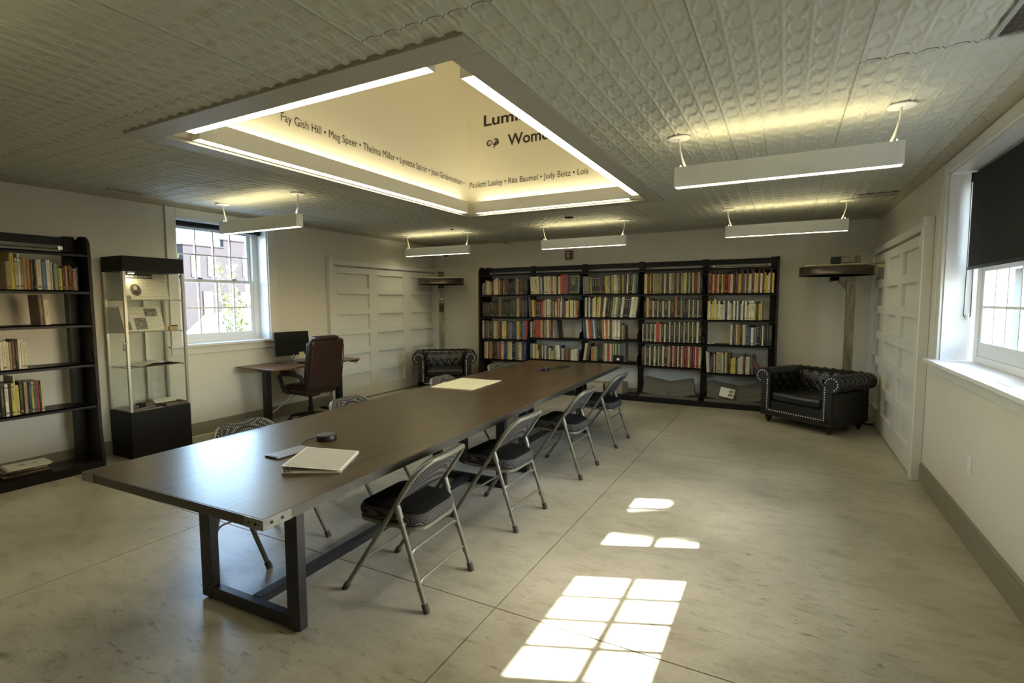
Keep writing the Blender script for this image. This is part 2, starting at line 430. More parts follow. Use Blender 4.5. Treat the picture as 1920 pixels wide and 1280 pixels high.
# ---- ceiling with pressed tin panels
OX0, OX1, OY0, OY1 = SX0-0.1, SX1+0.1, SY0-0.1, SY1+0.1
ce = MB()
ce.box(XL-0.3, OX0, YF-0.3, YB+0.3, H+0.02, H+0.2); ce.box(OX1, XR+0.3, YF-0.3, YB+0.3, H+0.02, H+0.2)
ce.box(OX0, OX1, YF-0.3, OY0, H+0.02, H+0.2); ce.box(OX0, OX1, OY1, YB+0.3, H+0.02, H+0.2)
ceil = struct(ce.build('ceiling', M['tinback']))
CP, RP = 0.1103, 0.163          # rib pitch, row pitch
RX, RY = -0.38, 2.249           # a rib and a ring centre
def relief(x, y):
    u = ((x - RX) / CP) % 1.0; dx = (u - 0.5) * CP
    v = ((y - RY) / RP + 0.5) % 1.0; dy = (v - 0.5) * RP
    db = min(u, 1-u) * CP
    h = 0.013*math.exp(-(db/0.0085)**4) + 0.004*math.exp(-((db-0.017)/0.004)**2)
    e = math.sqrt((dx/0.0385)**2 + (dy/0.070)**2)
    wr_ = 0.0055/(0.0385 + 0.03*abs(dy)/0.07)
    h += 0.0095*math.exp(-((e-1.0)/(wr_*1.05))**2)
    dt = RP/2 - abs(dy)          # distance to the line between rings
    ax = abs(dx)
    if ax < 0.042:
        lob = 0.012*math.exp(-((ax-0.022)/0.016)**2)
        h += lob*math.exp(-((dt-0.42*ax)/0.0045)**2) + 0.6*lob*math.exp(-((dt-0.10*ax)/0.003)**2)
    return h
PW, PL = CP*6, RP*8
px0 = RX - 9*PW; py0 = 3.104 - 5*PL
nU, nV = 96, 176
proto = {}
def panel_mesh(a0, a1, b0, b1, hole, fine=False):
    q_ = 1.0 if (b1 > 0.3 or fine) else 0.4
    nu = max(2, round((a1-a0)/PW*nU*q_)); nv = max(2, round((b1-b0)/PL*nV*q_))
    mb = MB()
    xs = [a0+0.0008 + (a1-a0-0.0016)*i/nu for i in range(nu+1)]; ys = [b0+0.0012 + (b1-b0-0.0024)*j/nv for j in range(nv+1)]
    mb.v = [(x-a0, y-b0, -relief(x, y) + (0.010 if (i in (0, nu) and 0) else 0)) for j, y in enumerate(ys) for i, x in enumerate(xs)]
    for j in range(nv):
        for i in range(nu):
            cx, cy = (xs[i]+xs[i+1])/2, (ys[j]+ys[j+1])/2
            if hole and OX0+0.02 < cx < OX1-0.02 and OY0+0.02 < cy < OY1-0.02: continue
            mb.f.append([j*(nu+1)+i, (j+1)*(nu+1)+i, (j+1)*(nu+1)+i+1, j*(nu+1)+i+1]); mb.m.append(0)
    if not mb.f: return None
    return mb.mesh('tin_panel', M['tin'], smooth='all', fixn=False)
for i in range(0, 13):
    for j in range(-1, 11):
        a0, a1 = max(px0+i*PW, XL), min(px0+(i+1)*PW, XR)
        b0, b1 = max(py0+j*PL, YF), min(py0+(j+1)*PL, YB)
        if a1-a0 < 0.02 or b1-b0 < 0.02: continue
        if a0 > OX0 and a1 < OX1 and b0 > OY0 and b1 < OY1: continue
        hole = a1 > OX0-0.1 and a0 < OX1+0.1 and b1 > OY0-0.1 and b0 < OY1+0.1
        full = abs(a1-a0-PW) < 1e-6 and abs(b1-b0-PL) < 1e-6
        if full and not hole:
            if 'p' not in proto: proto['p'] = panel_mesh(a0, a1, b0, b1, False, True)
            me = proto['p']
        else: me = panel_mesh(a0, a1, b0, b1, hole)
        if me: link('tin_panel', me, ceil, (a0, b0, H + random.uniform(-0.0012, 0.0012)))

# ---- walls
TW = 0.42
LW = dict(y0=3.54, y1=4.74, z0=1.112, z1=2.60)      # left window opening
RW = dict(y0=2.60, y1=5.272, z0=1.128, z1=2.60)     # right double window opening
w = MB()
w.box(XL-TW, XL, YF-0.3, LW['y0'], -0.2, H+0.2); w.box(XL-TW, XL, LW['y1'], YB+0.3, -0.2, H+0.2)
w.box(XL-TW, XL, LW['y0'], LW['y1'], -0.2, LW['z0']-0.03); w.box(XL-TW, XL, LW['y0'], LW['y1'], LW['z1'], H+0.2)
wl = struct(w.build('wall_left', M['wall']))
w = MB()
w.box(XR, XR+TW, YF-0.3, RW['y0'], -0.2, H+0.2); w.box(XR, XR+TW, RW['y1'], YB+0.3, -0.2, H+0.2)
w.box(XR, XR+TW, RW['y0'], RW['y1'], -0.2, RW['z0']-0.03); w.box(XR, XR+TW, RW['y0'], RW['y1'], RW['z1'], H+0.2)
wr = struct(w.build('wall_right', M['wall']))
wb = struct(MB().box(XL, XR, YB, YB+0.3, -0.2, H+0.2).build('wall_back', M['wall']))
struct(MB().box(XL, XR, YF-0.3, YF, -0.2, H+0.2).build('wall_front', M['wall']))

# ---- crown moulding, each side one run with its own profile
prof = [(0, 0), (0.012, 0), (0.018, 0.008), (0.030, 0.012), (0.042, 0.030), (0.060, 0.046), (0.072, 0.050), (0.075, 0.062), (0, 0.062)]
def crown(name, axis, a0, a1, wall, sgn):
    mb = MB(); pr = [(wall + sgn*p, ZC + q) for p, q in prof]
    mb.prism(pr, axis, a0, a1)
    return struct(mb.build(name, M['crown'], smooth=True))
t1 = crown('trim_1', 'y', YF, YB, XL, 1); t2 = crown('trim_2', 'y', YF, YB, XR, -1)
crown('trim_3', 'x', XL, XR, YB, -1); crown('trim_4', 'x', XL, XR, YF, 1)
for yy in (1.9, 3.15, 4.35, 5.2, 6.4, 7.6):   # clips where lengths of crown meet
    MB().prism([(XR - 1.06*p, ZC + q*1.02 - 0.001) for p, q in prof], 'y', yy-0.012, yy+0.012).build('joint_clip', M['crown'], t2)

# ---- baseboards
def baseboard(name, pts, h):
    mb = MB()
    for (x0, x1, y0, y1) in pts:
        mb.box(x0, x1, y0, y1, 0, h-0.02)
        sx = 0.004
        mb.box(x0 + (sx if x0 > -3 and x1 > XR-0.03 else 0), x1 - (sx if x0 < XL+0.03 else 0), y0, y1, h-0.02, h)
    return struct(mb.build(name, M['base'], bevel=0.002))
baseboard('baseboard_right', [(XR-0.022, XR, YF, 5.625)], 0.182)
baseboard('baseboard_left', [(XL, XL+0.022, YF, 5.74)], 0.152)
baseboard('baseboard_back', [(XL+0.10, XR-0.10, YB-0.022, YB)], 0.152)

# ---- panelled sliding doors on both side walls
def panel_door(name, X, sgn, zoff):
    d0, d1, top = 5.86, 8.50, 2.165+zoff
    mb = MB(); xf = X + sgn*0.006
    x_in = X + sgn*0.058
    cols = [(5.925, 6.63), (6.83, 7.515), (7.74, 8.42)]
    rows = [(2.068-0.327*k-0.228+zoff, 2.068-0.327*k+zoff) for k in range(6)]
    door = MB().box(min(xf, X+sgn*0.016), max(xf, X+sgn*0.016), d0, d1, 0.012, top).build(name, M['trim'])
    struct(door)
    a, c = sorted((X+sgn*0.016, x_in))
    ys = [d0] + [v for cc in cols for v in cc] + [d1]
    for k in range(0, len(ys), 2):
        MB().box(a, c, ys[k], ys[k+1], 0.012, top).build('stile', M['trim'], door, bevel=0.003)
    zs = [0.012] + [v for r in reversed(rows) for v in r] + [top]
    for (y0, y1) in cols:
        for k in range(0, len(zs), 2):
            MB().box(a, c, y0, y1, zs[k], zs[k+1]).build('rail', M['trim'], door, bevel=0.003)
    for (y0, y1) in cols:
        for (z0, z1) in rows:
            p, q = sorted((X+sgn*0.014, X+sgn*0.021))
            MB().box(p, q, y0+0.001, y1-0.001, z0+0.001, z1-0.001).build('panel', M['trim'], door)
    # casing
    p, q = sorted((X, X+sgn*0.080))
    for (y0, y1, z0, z1) in ((5.655 if sgn < 0 else 5.75, 5.755 if sgn < 0 else 5.85, 0, 2.30+zoff), (8.505, 8.56, 0, 2.215+zoff)):
        MB().box(p, q, y0, y1, z0, z1).build('casing', M['trim'], door, bevel=0.006)
    p, q = sorted((X, X+sgn*0.072))
    MB().box(p, q, 5.755 if sgn < 0 else 5.85, 8.505, 2.19+zoff, 2.27+zoff).build('casing', M['trim'], door, bevel=0.006)
    return door
panel_door('door_1', XL, 1, 0.0)
panel_door('door_2', XR, -1, 0.03)

# ---- windows
def sash(win, X, y0, y1, z0, z1, rowsn, xo, stile=0.048, rail0=0.06, rail1=0.04, cols=4, name='sash'):
    """one sash in the plane X: frame, muntins and panes as parts"""
    t = 0.018
    fr = MB()
    fr.box(X-t+xo, X+t+xo, y0, y0+stile, z0, z1); fr.box(X-t+xo, X+t+xo, y1-stile, y1, z0, z1)
    fr.box(X-t+xo, X+t+xo, y0+stile, y1-stile, z0, z0+rail0); fr.box(X-t+xo, X+t+xo, y0+stile, y1-stile, z1-rail1, z1)
    s = fr.build(name, M['wintrim'], win, bevel=0.003)
    a0, a1, b0, b1 = y0+stile, y1-stile, z0+rail0, z1-rail1
    mw = 0.009
    for k in range(1, cols):
        yy = a0 + (a1-a0)*k/cols
        MB().box(X-0.013+xo, X+0.013+xo, yy-mw, yy+mw, b0, b1).build('muntin', M['wintrim'], s)
    for k in range(1, rowsn):
        zz = b0 + (b1-b0)*k/rowsn
        MB().box(X-0.0125+xo, X+0.0125+xo, a0, a1, zz-mw, zz+mw).build('muntin', M['wintrim'], s)
    for i in range(cols):
        for k in range(rowsn):
            MB().box(X-0.002+xo, X+0.002+xo, a0+(a1-a0)*i/cols+mw, a0+(a1-a0)*(i+1)/cols-mw, b0+(b1-b0)*k/rowsn+mw, b0+(b1-b0)*(k+1)/rowsn-mw).build('pane', M['glass'], s)
    return s
def window(name, X, sgn, op, units, casing_top, stool_in, mid=1.885, rail0=0.06, rail_up=0.045):
    """X wall plane, sgn +1 = room lies towards +X"""
    root = bpy.data.objects.new(name, None); C.objects.link(root); struct(root)
    G = X - sgn*0.235                     # glass plane
    a, c = sorted((X - sgn*TW*0.98, X))
    y0, y1, z0, z1 = op['y0'], op['y1'], op['z0'], op['z1']
    MB().box(a, c, y0-0.001, y0+0.014, z0, z1).build('jamb', M['wintrim'], root)
    MB().box(a, c, y1-0.014, y1+0.001, z0, z1).build('jamb', M['wintrim'], root)
    MB().box(a, c, y0, y1, z1-0.014, z1+0.001).build('head', M['wintrim'], root)
    # sill: sloping outside part and inner stool
    a, c = sorted((X - sgn*TW*0.98, X + sgn*stool_in))
    MB().box(a, c, y0-0.13, y1+0.13, z0-0.028, z0).build('stool', M['wintrim'], root, bevel=0.004) if False else None
    st = MB()
    a1_, c1_ = sorted((X - sgn*TW*0.98, X))
    st.box(a1_, c1_, y0, y1, z0-0.028, z0)
    a2_, c2_ = sorted((X, X + sgn*stool_in))
    st.box(a2_, c2_, y0-0.14, y1+0.14, z0-0.028, z0)
    st.build('stool', M['wintrim'], root, bevel=0.003)
    a, c = sorted((X, X + sgn*0.018))
    MB().box(a, c, y0-0.115, y1+0.115, z0-0.118, z0-0.028).build('apron', M['trim'], root, bevel=0.003)
    a, c = sorted((X, X + sgn*0.022))
    for (p, q) in ((y0-0.115, y0), (y1, y1+0.115)):
        MB().box(a, c, p, q, z0, casing_top).build('casing', M['trim'], root, bevel=0.004)
        a_, c_ = sorted((X + sgn*0.022, X + sgn*0.030))
        pp = p if p < y0 else q-0.02
        MB().box(a_, c_, pp, pp+0.02, z0, casing_top).build('casing_band', M['trim'], root, bevel=0.002)
    MB().box(a, c, y0, y1, z1, casing_top).build('casing', M['trim'], root, bevel=0.004)
    for (u0, u1) in units:
        # frame of the unit
        f = MB(); a, c = sorted((G - sgn*0.05, G + sgn*0.045))
        f.box(a, c, u0-0.09, u0, z0, z1); f.box(a, c, u1, u1+0.09, z0, z1)
        f.box(a, c, u0, u1, z0, z0+0.055); f.box(a, c, u0, u1, z1-0.05, z1)
        f.build('frame', M['wintrim'], root, bevel=0.003)
        sash(root, G, u0, u1, z0+0.055, mid+0.02, 2, sgn*0.020, rail0=rail0, name='lower_sash')
        sash(root, G, u0, u1, mid-0.02, z1-0.05, 2, -sgn*0.020, rail0=rail_up, name='upper_sash')
        for k in (0.28, 0.72):
            yy = u0 + (u1-u0)*k
            a, c = sorted((G+sgn*0.038, G+sgn*0.060))
            MB().box(a, c, yy-0.03, yy+0.03, mid+0.02, mid+0.034).build('sash_lock', M['black'], root)
    return root
window('window_1', XL, 1, LW, [(3.632, 4.648)], 2.712, 0.06)
window('window_2', XR, -1, RW, [(4.118, 5.132), (2.758, 3.772)], 2.685, 0.085, 1.84, 0.107, 0.118)
# mullion post between the paired right units
MB().box(XR+0.19, XR+0.30, 3.862, 4.028, RW['z0'], RW['z1']).build('mullion', M['wintrim'], bpy.data.objects['window_2'], bevel=0.004)

# ---- skylight well
def wellwall(name, *b): return struct(MB().box(*b).build(name, M['well']))
wy0 = wellwall('wall_skylight_front', SX0-0.1, SX1+0.1, SY0-0.1, SY0, H, SZ)
wy1 = wellwall('wall_skylight_back', SX0-0.1, SX1+0.1, SY1, SY1+0.1, H, SZ)
wx0 = wellwall('wall_skylight_left', SX0-0.1, SX0, SY0, SY1, H, SZ)
wx1 = wellwall('wall_skylight_right', SX1, SX1+0.1, SY0, SY1, H, SZ)
struct(MB().box(SX0-0.1, SX1+0.1, SY0-0.1, SY1+0.1, SZ, SZ+0.1).build('ceiling_skylight', M['well']))
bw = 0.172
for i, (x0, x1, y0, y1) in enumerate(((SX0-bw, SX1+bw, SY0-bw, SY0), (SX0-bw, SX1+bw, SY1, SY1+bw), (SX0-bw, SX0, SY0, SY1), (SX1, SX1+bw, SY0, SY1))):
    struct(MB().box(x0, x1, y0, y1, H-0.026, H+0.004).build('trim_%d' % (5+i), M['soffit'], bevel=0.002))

def text_mesh(body, width=None, height=None, bold=0.0):
    cu = bpy.data.curves.new('t', 'FONT'); cu.body = body; cu.size = 1.0; cu.offset = bold; cu.fill_mode = 'FRONT' if hasattr(cu, 'fill_mode') else cu.fill_mode
    cu.resolution_u = 3
    o = bpy.data.objects.new('t', cu); C.objects.link(o)
    dg = bpy.context.evaluated_depsgraph_get(); dg.update()
    me = bpy.data.meshes.new_from_object(o.evaluated_get(dg)); bpy.data.objects.remove(o)
    xs = [v.co.x for v in me.vertices]; ys = [v.co.y for v in me.vertices]
    sx = (width/(max(xs)-min(xs))) if width else None; sy = (height/(max(ys)-min(ys))) if height else None
    sx = sx or sy; sy = sy or sx
    mx = min(xs)
    for v in me.vertices: v.co.x = (v.co.x-mx)*sx; v.co.y = v.co.y*sy
    me.update(); return me
def lettering(body, parent, mtx, width=None, height=None, bold=0.0, material='ink', name='lettering'):
    me = text_mesh(body, width, height, bold); me.materials.clear(); me.materials.append(M[material])
    o = link(name, me, parent); o.matrix_local = mtx
    return o
def basis(ex, ey, origin):
    ex, ey = Vector(ex), Vector(ey); ez = ex.cross(ey)
    mm = Matrix((ex, ey, ez)).transposed().to_4x4(); mm.translation = origin; return mm
B_ = '\u2022'
lettering('Fay Gish Hill %s Meg Speer %s Thelma Miller %s Lynette Spicer %s Joan Grabenstetter %s' % ((B_,)*5), wx0, basis((0,1,0), (0,0,1), (SX0+0.002, 3.045, 3.135)), width=2.81, height=0.098)
lettering('Pauletti Lasley %s Rita Baumel %s Judy Beitz %s Lois' % ((B_,)*3), wy1, basis((1,0,0), (0,0,1), (-3.775, SY1-0.002, 3.118)), width=1.66, height=0.098)
lettering('Luminary', wy1, basis((1,0,0), (0,0,1), (-3.548, SY1-0.002, 3.885)), width=0.98, height=0.185, bold=0.022)
lettering('Women', wy1, basis((1,0,0), (0,0,1), (-3.196, SY1-0.002, 3.595)), width=0.66, height=0.142, bold=0.022)
fl_ = MB()   # small scroll ornament before the second line
def scroll(cx, cz, r, a0, a1, w_):
    pts = []
    for k in range(15):
        a = a0 + (a1-a0)*k/14; rr_ = r*(1-0.55*k/14)
        pts.append((cx + rr_*math.cos(a), SY1-0.003, cz + rr_*math.sin(a)))
    fl_.tube(pts, [w_*(0.5+0.9*math.sin(PI*k/14)) for k in range(15)], 6)
scroll(-3.465, 3.655, 0.042, 0.2, 6.6, 0.007); scroll(-3.375, 3.672, 0.052, 3.3, 8.8, 0.008); scroll(-3.36, 3.645, 0.030, -0.5, 3.9, 0.007); scroll(-3.42, 3.640, 0.05, 4.9, 6.8, 0.006)
fl_.build('scroll_ornament', M['ink'], wy1)
#--OBJECTS--
# ================================================================== LIGHT FIXTURES
def light_bar(t, L, wdt, hgt, z0, upm='lamp_up'):
    """channel housing with a glowing strip below and another above; local x along its length"""
    hb = MB(); h2 = L/2; y2 = wdt/2; th = 0.007
    hb.box(-h2, h2, -y2, -y2+th, z0, z0+hgt); hb.box(-h2, h2, y2-th, y2, z0, z0+hgt)
    hb.box(-h2, -h2+th, -y2+th, y2-th, z0, z0+hgt); hb.box(h2-th, h2, -y2+th, y2-th, z0, z0+hgt)
    hb.box(-h2+th, h2-th, -y2+th, y2-th, z0+hgt*0.40, z0+hgt*0.55)
    hb.build('housing', M['pendant'], t, bevel=0.0015)
    def diffuser(nm, a, b_, c, d, za, zb, face, mt_):
        mb = MB().box(a, b_, c, d, za, zb)
        mb.m = [0]*6; mb.m[face] = 1          # box faces: 4 = bottom, 5 = top; only that one glows
        mb.build(nm, [M['white'], mt_], t)
    diffuser('lower_diffuser', -h2+th, h2-th, -y2+th, y2-th, z0+0.005, z0+0.012, 4, M['lamp_dn'])
    diffuser('upper_diffuser', -h2+0.03, h2-0.03, -y2+0.02, y2-0.02, z0+hgt-0.016, z0+hgt-0.009, 5, M[upm])
def pendant(cx, cy, label, flip=1):
    t = thing('pendant_light', label, 'pendant light', (cx, cy, 0), 0, 'linear pendant lights')
    L, Wd, Hh, z0 = 1.315, 0.082, 0.138, 2.408
    light_bar(t, L, Wd, Hh, z0)
    for sx in (-1, 1):
        x = sx*0.635
        MB().lathe([(0, 0), (0.072, 0), (0.074, 0.006), (0.066, 0.013), (0, 0.014)], (x, 0, H-0.022), 28).build('canopy', M['white'], t, smooth=True)
        pts = []
        for k in range(13):
            s = k/12
            pts.append((x + sx*(0.006*math.sin(PI*s)) - sx*0.075*(s**1.6), 0.012*math.sin(PI*s), H-0.022 - (H-0.022-z0-Hh*0.6)*s))
        MB().tube(pts, 0.0065, 8).build('power_cord', M['cord'], t, smooth=True)
        MB().cyl((x - sx*0.012, 0, H-0.02), (x - sx*0.012, 0, z0+Hh*0.5), 0.0014, 6).build('suspension_wire', M['chrome'], t)
        MB().cyl((x - sx*0.012, 0, z0+Hh-0.01), (x - sx*0.012, 0, z0+Hh+0.02), 0.006, 8).build('wire_grip', M['white'], t)
    return t
pendant(-0.065, 3.862, 'long white linear pendant light nearest the right wall window, hanging large in front')
pendant(-0.045, 7.135, 'white linear pendant light hanging near the back right corner above the wheel stand')
pendant(-2.690, 7.330, 'white linear pendant light hanging before the middle of the black bookshelves')
pendant(-5.300, 7.285, 'white linear pendant light hanging at the back left corner over the panelled door')
pendant(-5.225, 3.850, 'white linear pendant light hanging in front of the left window')
pendant(-2.690, 0.43, 'white linear pendant light over the near end of the room, left of the camera')
pendant(-0.065, 0.43, 'white linear pendant light directly over the camera by the right wall')
pendant(-5.225, 0.43, 'white linear pendant light over the near left corner')

def well_light(cx, cy, rz, L, label):
    t = thing('skylight_light_bar', label, 'light bar', (cx, cy, 0), rz, 'light bars edging the skylight')
    light_bar(t, L, 0.094, 0.145, H-0.006, 'well_up')
    for s in (-1, 1):
        MB().box(s*(L/2-0.25)-0.02, s*(L/2-0.25)+0.02, 0.046, 0.055, H+0.05, H+0.10).build('wall_bracket', M['pendant'], t)
bo = 0.057
well_light((SX0+SX1)/2, SY0+bo, PI, 2.03, 'glowing white light bar along the near edge of the skylight')
well_light((SX0+SX1)/2, SY1-bo, 0, 2.03, 'glowing white light bar along the far edge of the skylight, under the lettering')
well_light(SX0+bo, (SY0+SY1)/2+0.0, PI/2, 3.50, 'glowing white light bar along the left edge of the skylight')
well_light(SX1-bo, (SY0+SY1)/2, -PI/2, 3.40, 'glowing white light bar along the right edge of the skylight')

# ================================================================== CONFERENCE TABLE (two tables end to end)
TZ, TTH, TROT = 0.76, 0.043, 0.026
TORG = Vector((-1.785, 1.278, 0)); TWD, TLN = 1.33, 2.76
def tworld(x, y, z=0):
    """x leftwards from the right edge, y along the table"""
    c, s = math.cos(TROT), math.sin(TROT)
    return Vector((TORG.x + c*(-x) - s*y, TORG.y + s*(-x) + c*y, z))
def table(y_start, y_end, label, legs):
    base = tworld(0, y_start)
    t = thing('conference_table', label, 'table', base, TROT, 'conference tables end to end')
    ln = y_end - y_start
    MB().cbox(-TWD+0.002, -0.002, 0.002, ln-0.002, TZ-TTH+0.004, TZ, 0.0015).build('tabletop', M['walnut'], t)
    # edging strips and bolted corner plates
    e = 0.004
    for (a, b_, c, d, sub) in ((-TWD, 0, -e, 0.002, 0), (-TWD, 0, ln-0.002, ln+e, 0), (-0.002, e, -e, ln+e, 1), (-TWD-e, -TWD+0.002, -e, ln+e, 1)):
        MB().box(a, b_, c, d, TZ-TTH, TZ-0.001).build('edge_strip', M['edge_lit'] if sub else M['edge_shaded'], t)
    p = 0.003
    near_plate = MB().box(-0.10, e+p, -e-p, -e+0.001, TZ-TTH, TZ-0.0005); near_plate.box(e-0.001, e+p, -e-p, 0.13, TZ-TTH, TZ-0.0005)
    far_plate = MB().box(e-0.001, e+p, ln-0.16, ln+e, TZ-TTH, TZ-0.0005)
    lp = MB().box(-TWD-e-p, -TWD+0.10, -e-p, -e+0.001, TZ-TTH, TZ-0.0005); lp.box(-TWD-e-p, -TWD-e+0.001, -e-p, 0.16, TZ-TTH, TZ-0.0005)
    for q in (near_plate, far_plate, lp):
        pl = q.build('corner_plate', M['plate_metal'], t)
        if q is near_plate:
            for yy in (0.035, 0.085):
                MB().lathe([(0.0065, 0), (0.006, 0.003), (0, 0.004)], (e+p, yy, TZ-TTH*0.5), 10, M=Matrix.Rotation(PI/2, 3, 'Y')).build('bolt', M['leg_metal'], pl)
            for xx in (-0.035, -0.075):
                MB().lathe([(0.0065, 0), (0.006, 0.003), (0, 0.004)], (xx, -e-p, TZ-TTH*0.5), 10, M=Matrix.Rotation(PI/2, 3, 'X')).build('bolt', M['leg_metal'], pl)
    lw, ld = 0.085, 0.05
    xr, xl = -0.235, -0.985
    for yl in legs:
        y0 = yl - y_start
        for xx in (xl, xr-lw):
            lg = MB().cbox(xx, xx+lw, y0, y0+ld, 0.012, TZ-TTH, 0.003).build('leg', M['leg_metal'], t)
            MB().cyl((xx+lw/2, y0+ld/2, 0), (xx+lw/2, y0+ld/2, 0.013), 0.016, 12).build('foot', M['rubber'], lg)
        MB().cbox(xl+lw, xr-lw, y0+0.002, y0+ld-0.002, 0.012, 0.075, 0.003).build('crossbar', M['leg_metal'], t)
    ya, yb_ = legs[0]-y_start+ld, legs[1]-y_start
    MB().cbox((xl+xr)/2-0.03, (xl+xr)/2+0.03, ya, yb_, 0.03, 0.075, 0.003).build('stretcher', M['leg_metal'], t)
    MB().box(xl+0.01, xr-0.01, legs[0]-y_start+0.01, legs[0]-y_start+0.04, TZ-TTH-0.03, TZ-TTH).build('brace', M['leg_metal'], t)
    return t
table(0.0, TLN, 'near half of the long dark walnut conference table, holding the white binder', (0.355, 2.53))
table(TLN, 2*TLN-0.02, 'far half of the long dark walnut conference table, holding the yellow sheets', (2.98, 4.60))

# ---- things on the table
def flat_on(name, label, cat, corners, z, mk, group=None):
    """corners world (x,y) -> thing placed at the centroid"""
    cx = sum(c[0] for c in corners)/len(corners); cy = sum(c[1] for c in corners)/len(corners)
    t = thing(name, label, cat, (cx, cy, z), 0, group)
    mk(t, [(c[0]-cx, c[1]-cy) for c in corners]); return t
def oriented(c0, c1, c3):
    """frame from a corner and its two neighbours -> (matrix, width, depth)"""
    a = Vector((c1[0]-c0[0], c1[1]-c0[1], 0)); b = Vector((c3[0]-c0[0], c3[1]-c0[1], 0))
    return a.length, b.length, math.atan2(a.y, a.x)
# ring binder: wedge with spine at the near left corner
bw_, bl_, ba = 0.290, 0.335, math.atan2(1.821-1.682, 1.934*-1+2.186)
bt = thing('ring_binder', 'white ring binder with a grey cover lying on the near end of the table', 'binder', (-2.186, 1.682, TZ), ba)
bt.location = (-2.190, 1.684, TZ)
def wedge(z_off, th, x0, x1, y0, y1, mi=0):
    mb = MB()
    za, zb = 0.036, 0.010
    f = lambda x: za + (zb-za)*(x/bw_) + z_off
    vs = [(x, y, f(x)+d) for x in (x0, x1) for y in (y0, y1) for d in (0, th)]
    mb.add(vs, [(0,1,3,2),(4,6,7,5),(0,4,5,1),(2,3,7,6),(0,2,6,4),(1,5,7,3)]); return mb
wedge(0, 0.004, 0, bw_, 0, bl_).build('front_cover', M['white'], bt, bevel=0.001)
wedge(0.0042, 0.0008, 0.008, bw_-0.008, 0.008, bl_-0.008).build('cover_sheet', M['binder_top'], bt)
MB().box(0, bw_, 0, bl_, 0.0005, 0.0035).build('back_cover', M['white'], bt)
MB().box(-0.003, 0.001, 0, bl_, 0.0005, 0.039).build('spine', M['white'], bt)
MB().box(0.012, bw_-0.02, 0.012, bl_-0.012, 0.004, 0.009).build('pages', M['paper'], bt)
for yy in (0.008, bl_-0.012, bl_/2):
    MB().tube([(0.028+0.011*math.cos(a), yy, 0.019+0.011*math.sin(a)) for a in [2*PI*k/12 for k in range(12)]], 0.0018, 6, closed=True).build('ring', M['chrome'], bt)
MB().box(0.012, 0.045, 0.004, bl_-0.004, 0.0036, 0.006).build('ring_plate', M['chrome'], bt)

def speaker_puck(loc, angle, label, plate_label_dir, cordpts):
    t = thing('conference_speaker', label, 'speaker', loc, angle, 'conference speakers on the table')
    MB().lathe([(0, 0), (0.056, 0), (0.060, 0.004), (0.060, 0.026), (0.057, 0.032), (0.050, 0.034), (0, 0.0345)], (0, 0, 0), 36).build('body', M['black'], t, smooth=True)
    MB().lathe([(0.050, 0.0345), (0.046, 0.0355), (0, 0.0355)], (0, 0, 0), 36).build('top_mesh', mat('speaker_mesh', (0.055, 0.045, 0.042), 0.6, var=0.3, scale=260), t, smooth=True)
    MB().tube(cordpts, 0.003, 6).build('cable', M['black'], t, smooth=True)
    return t
pa = Vector((-2.492, 2.245, TZ))
speaker_puck(pa, 0, 'round black conference speaker puck beside the binder on the near table', None,
             [(-0.052, -0.03, 0.012), (-0.075, -0.085, 0.006), (-0.058, -0.13, 0.005), (-0.030, -0.168, 0.006), (-0.012, -0.190, 0.006)])
pt = thing('signal_plate', 'flat grey metal plate with a dark end, cabled to the near black puck', 'plate', (-2.458, 1.827, TZ), math.radians(-1.5))
MB().cbox(-0.058, 0.058, 0, 0.236, 0.0, 0.0085, 0.002).build('body', mat('plate_grey', (0.23, 0.235, 0.27), 0.38, 0.5, var=0.05), pt)
MB().box(-0.038, 0.038, -0.001, 0.016, 0.0015, 0.0092).build('end_cap', M['black'], pt)
pb = Vector((-2.610, 5.80, TZ))
speaker_puck(pb, 0, 'round black conference speaker puck at the far end of the table', None,
             [(0.045, 0.04, 0.012), (0.075, 0.12, 0.006), (0.065, 0.20, 0.005), (0.082, 0.27, 0.005)])
pt2 = thing('signal_plate', 'flat dark metal plate cabled to the far black puck on the table', 'plate', (-2.53, 6.07, TZ), math.radians(-3))
MB().cbox(-0.05, 0.05, 0, 0.23, 0.0, 0.0085, 0.002).build('body', M['black'], pt2)
MB().box(-0.03, 0.03, 0.216, 0.231, 0.0015, 0.0092).build('end_cap', M['plate_metal'], pt2)

# yellow sheets laid over a folder
def sheet(name, label, cat, pts, z, th, mtl, grp=None, pname='sheet', curl=0.0):
    cx = sum(p[0] for p in pts)/4; cy = sum(p[1] for p in pts)/4
    t = thing(name, label, cat, (cx, cy, z), 0, grp)
    q = [Vector((p[0]-cx, p[1]-cy, 0)) for p in pts]
    def fn(u, v):
        p = q[0]*(1-u)*(1-v) + q[1]*u*(1-v) + q[2]*u*v + q[3]*(1-u)*v
        return (p.x, p.y, th + curl*math.sin(3*u+1.3*v)**2)
    mb = MB().grid(fn, 8, 8); mb.grid(lambda u, v: (fn(u, v)[0], fn(u, v)[1], 0.0 + max(0, fn(u, v)[2]-th)), 8, 8)
    n = 9
    for k in range(8):
        for (a, b_) in ((k, k+1), (72+k, 72+k+1), (k*n, (k+1)*n), (k*n+8, (k+1)*n+8)):
            mb.f.append([a, b_, b_+81, a+81]); mb.m.append(0)
    mb.build(pname, mtl, t); return t
sheet('document_sheet', 'yellowish printed sheet nearer the camera on the far half of the table', 'document', [(-3.085, 4.098), (-2.640, 4.150), (-2.655, 4.468), (-3.140, 4.430)], TZ, 0.009, M['print_y'], 'large printed sheets on the table')
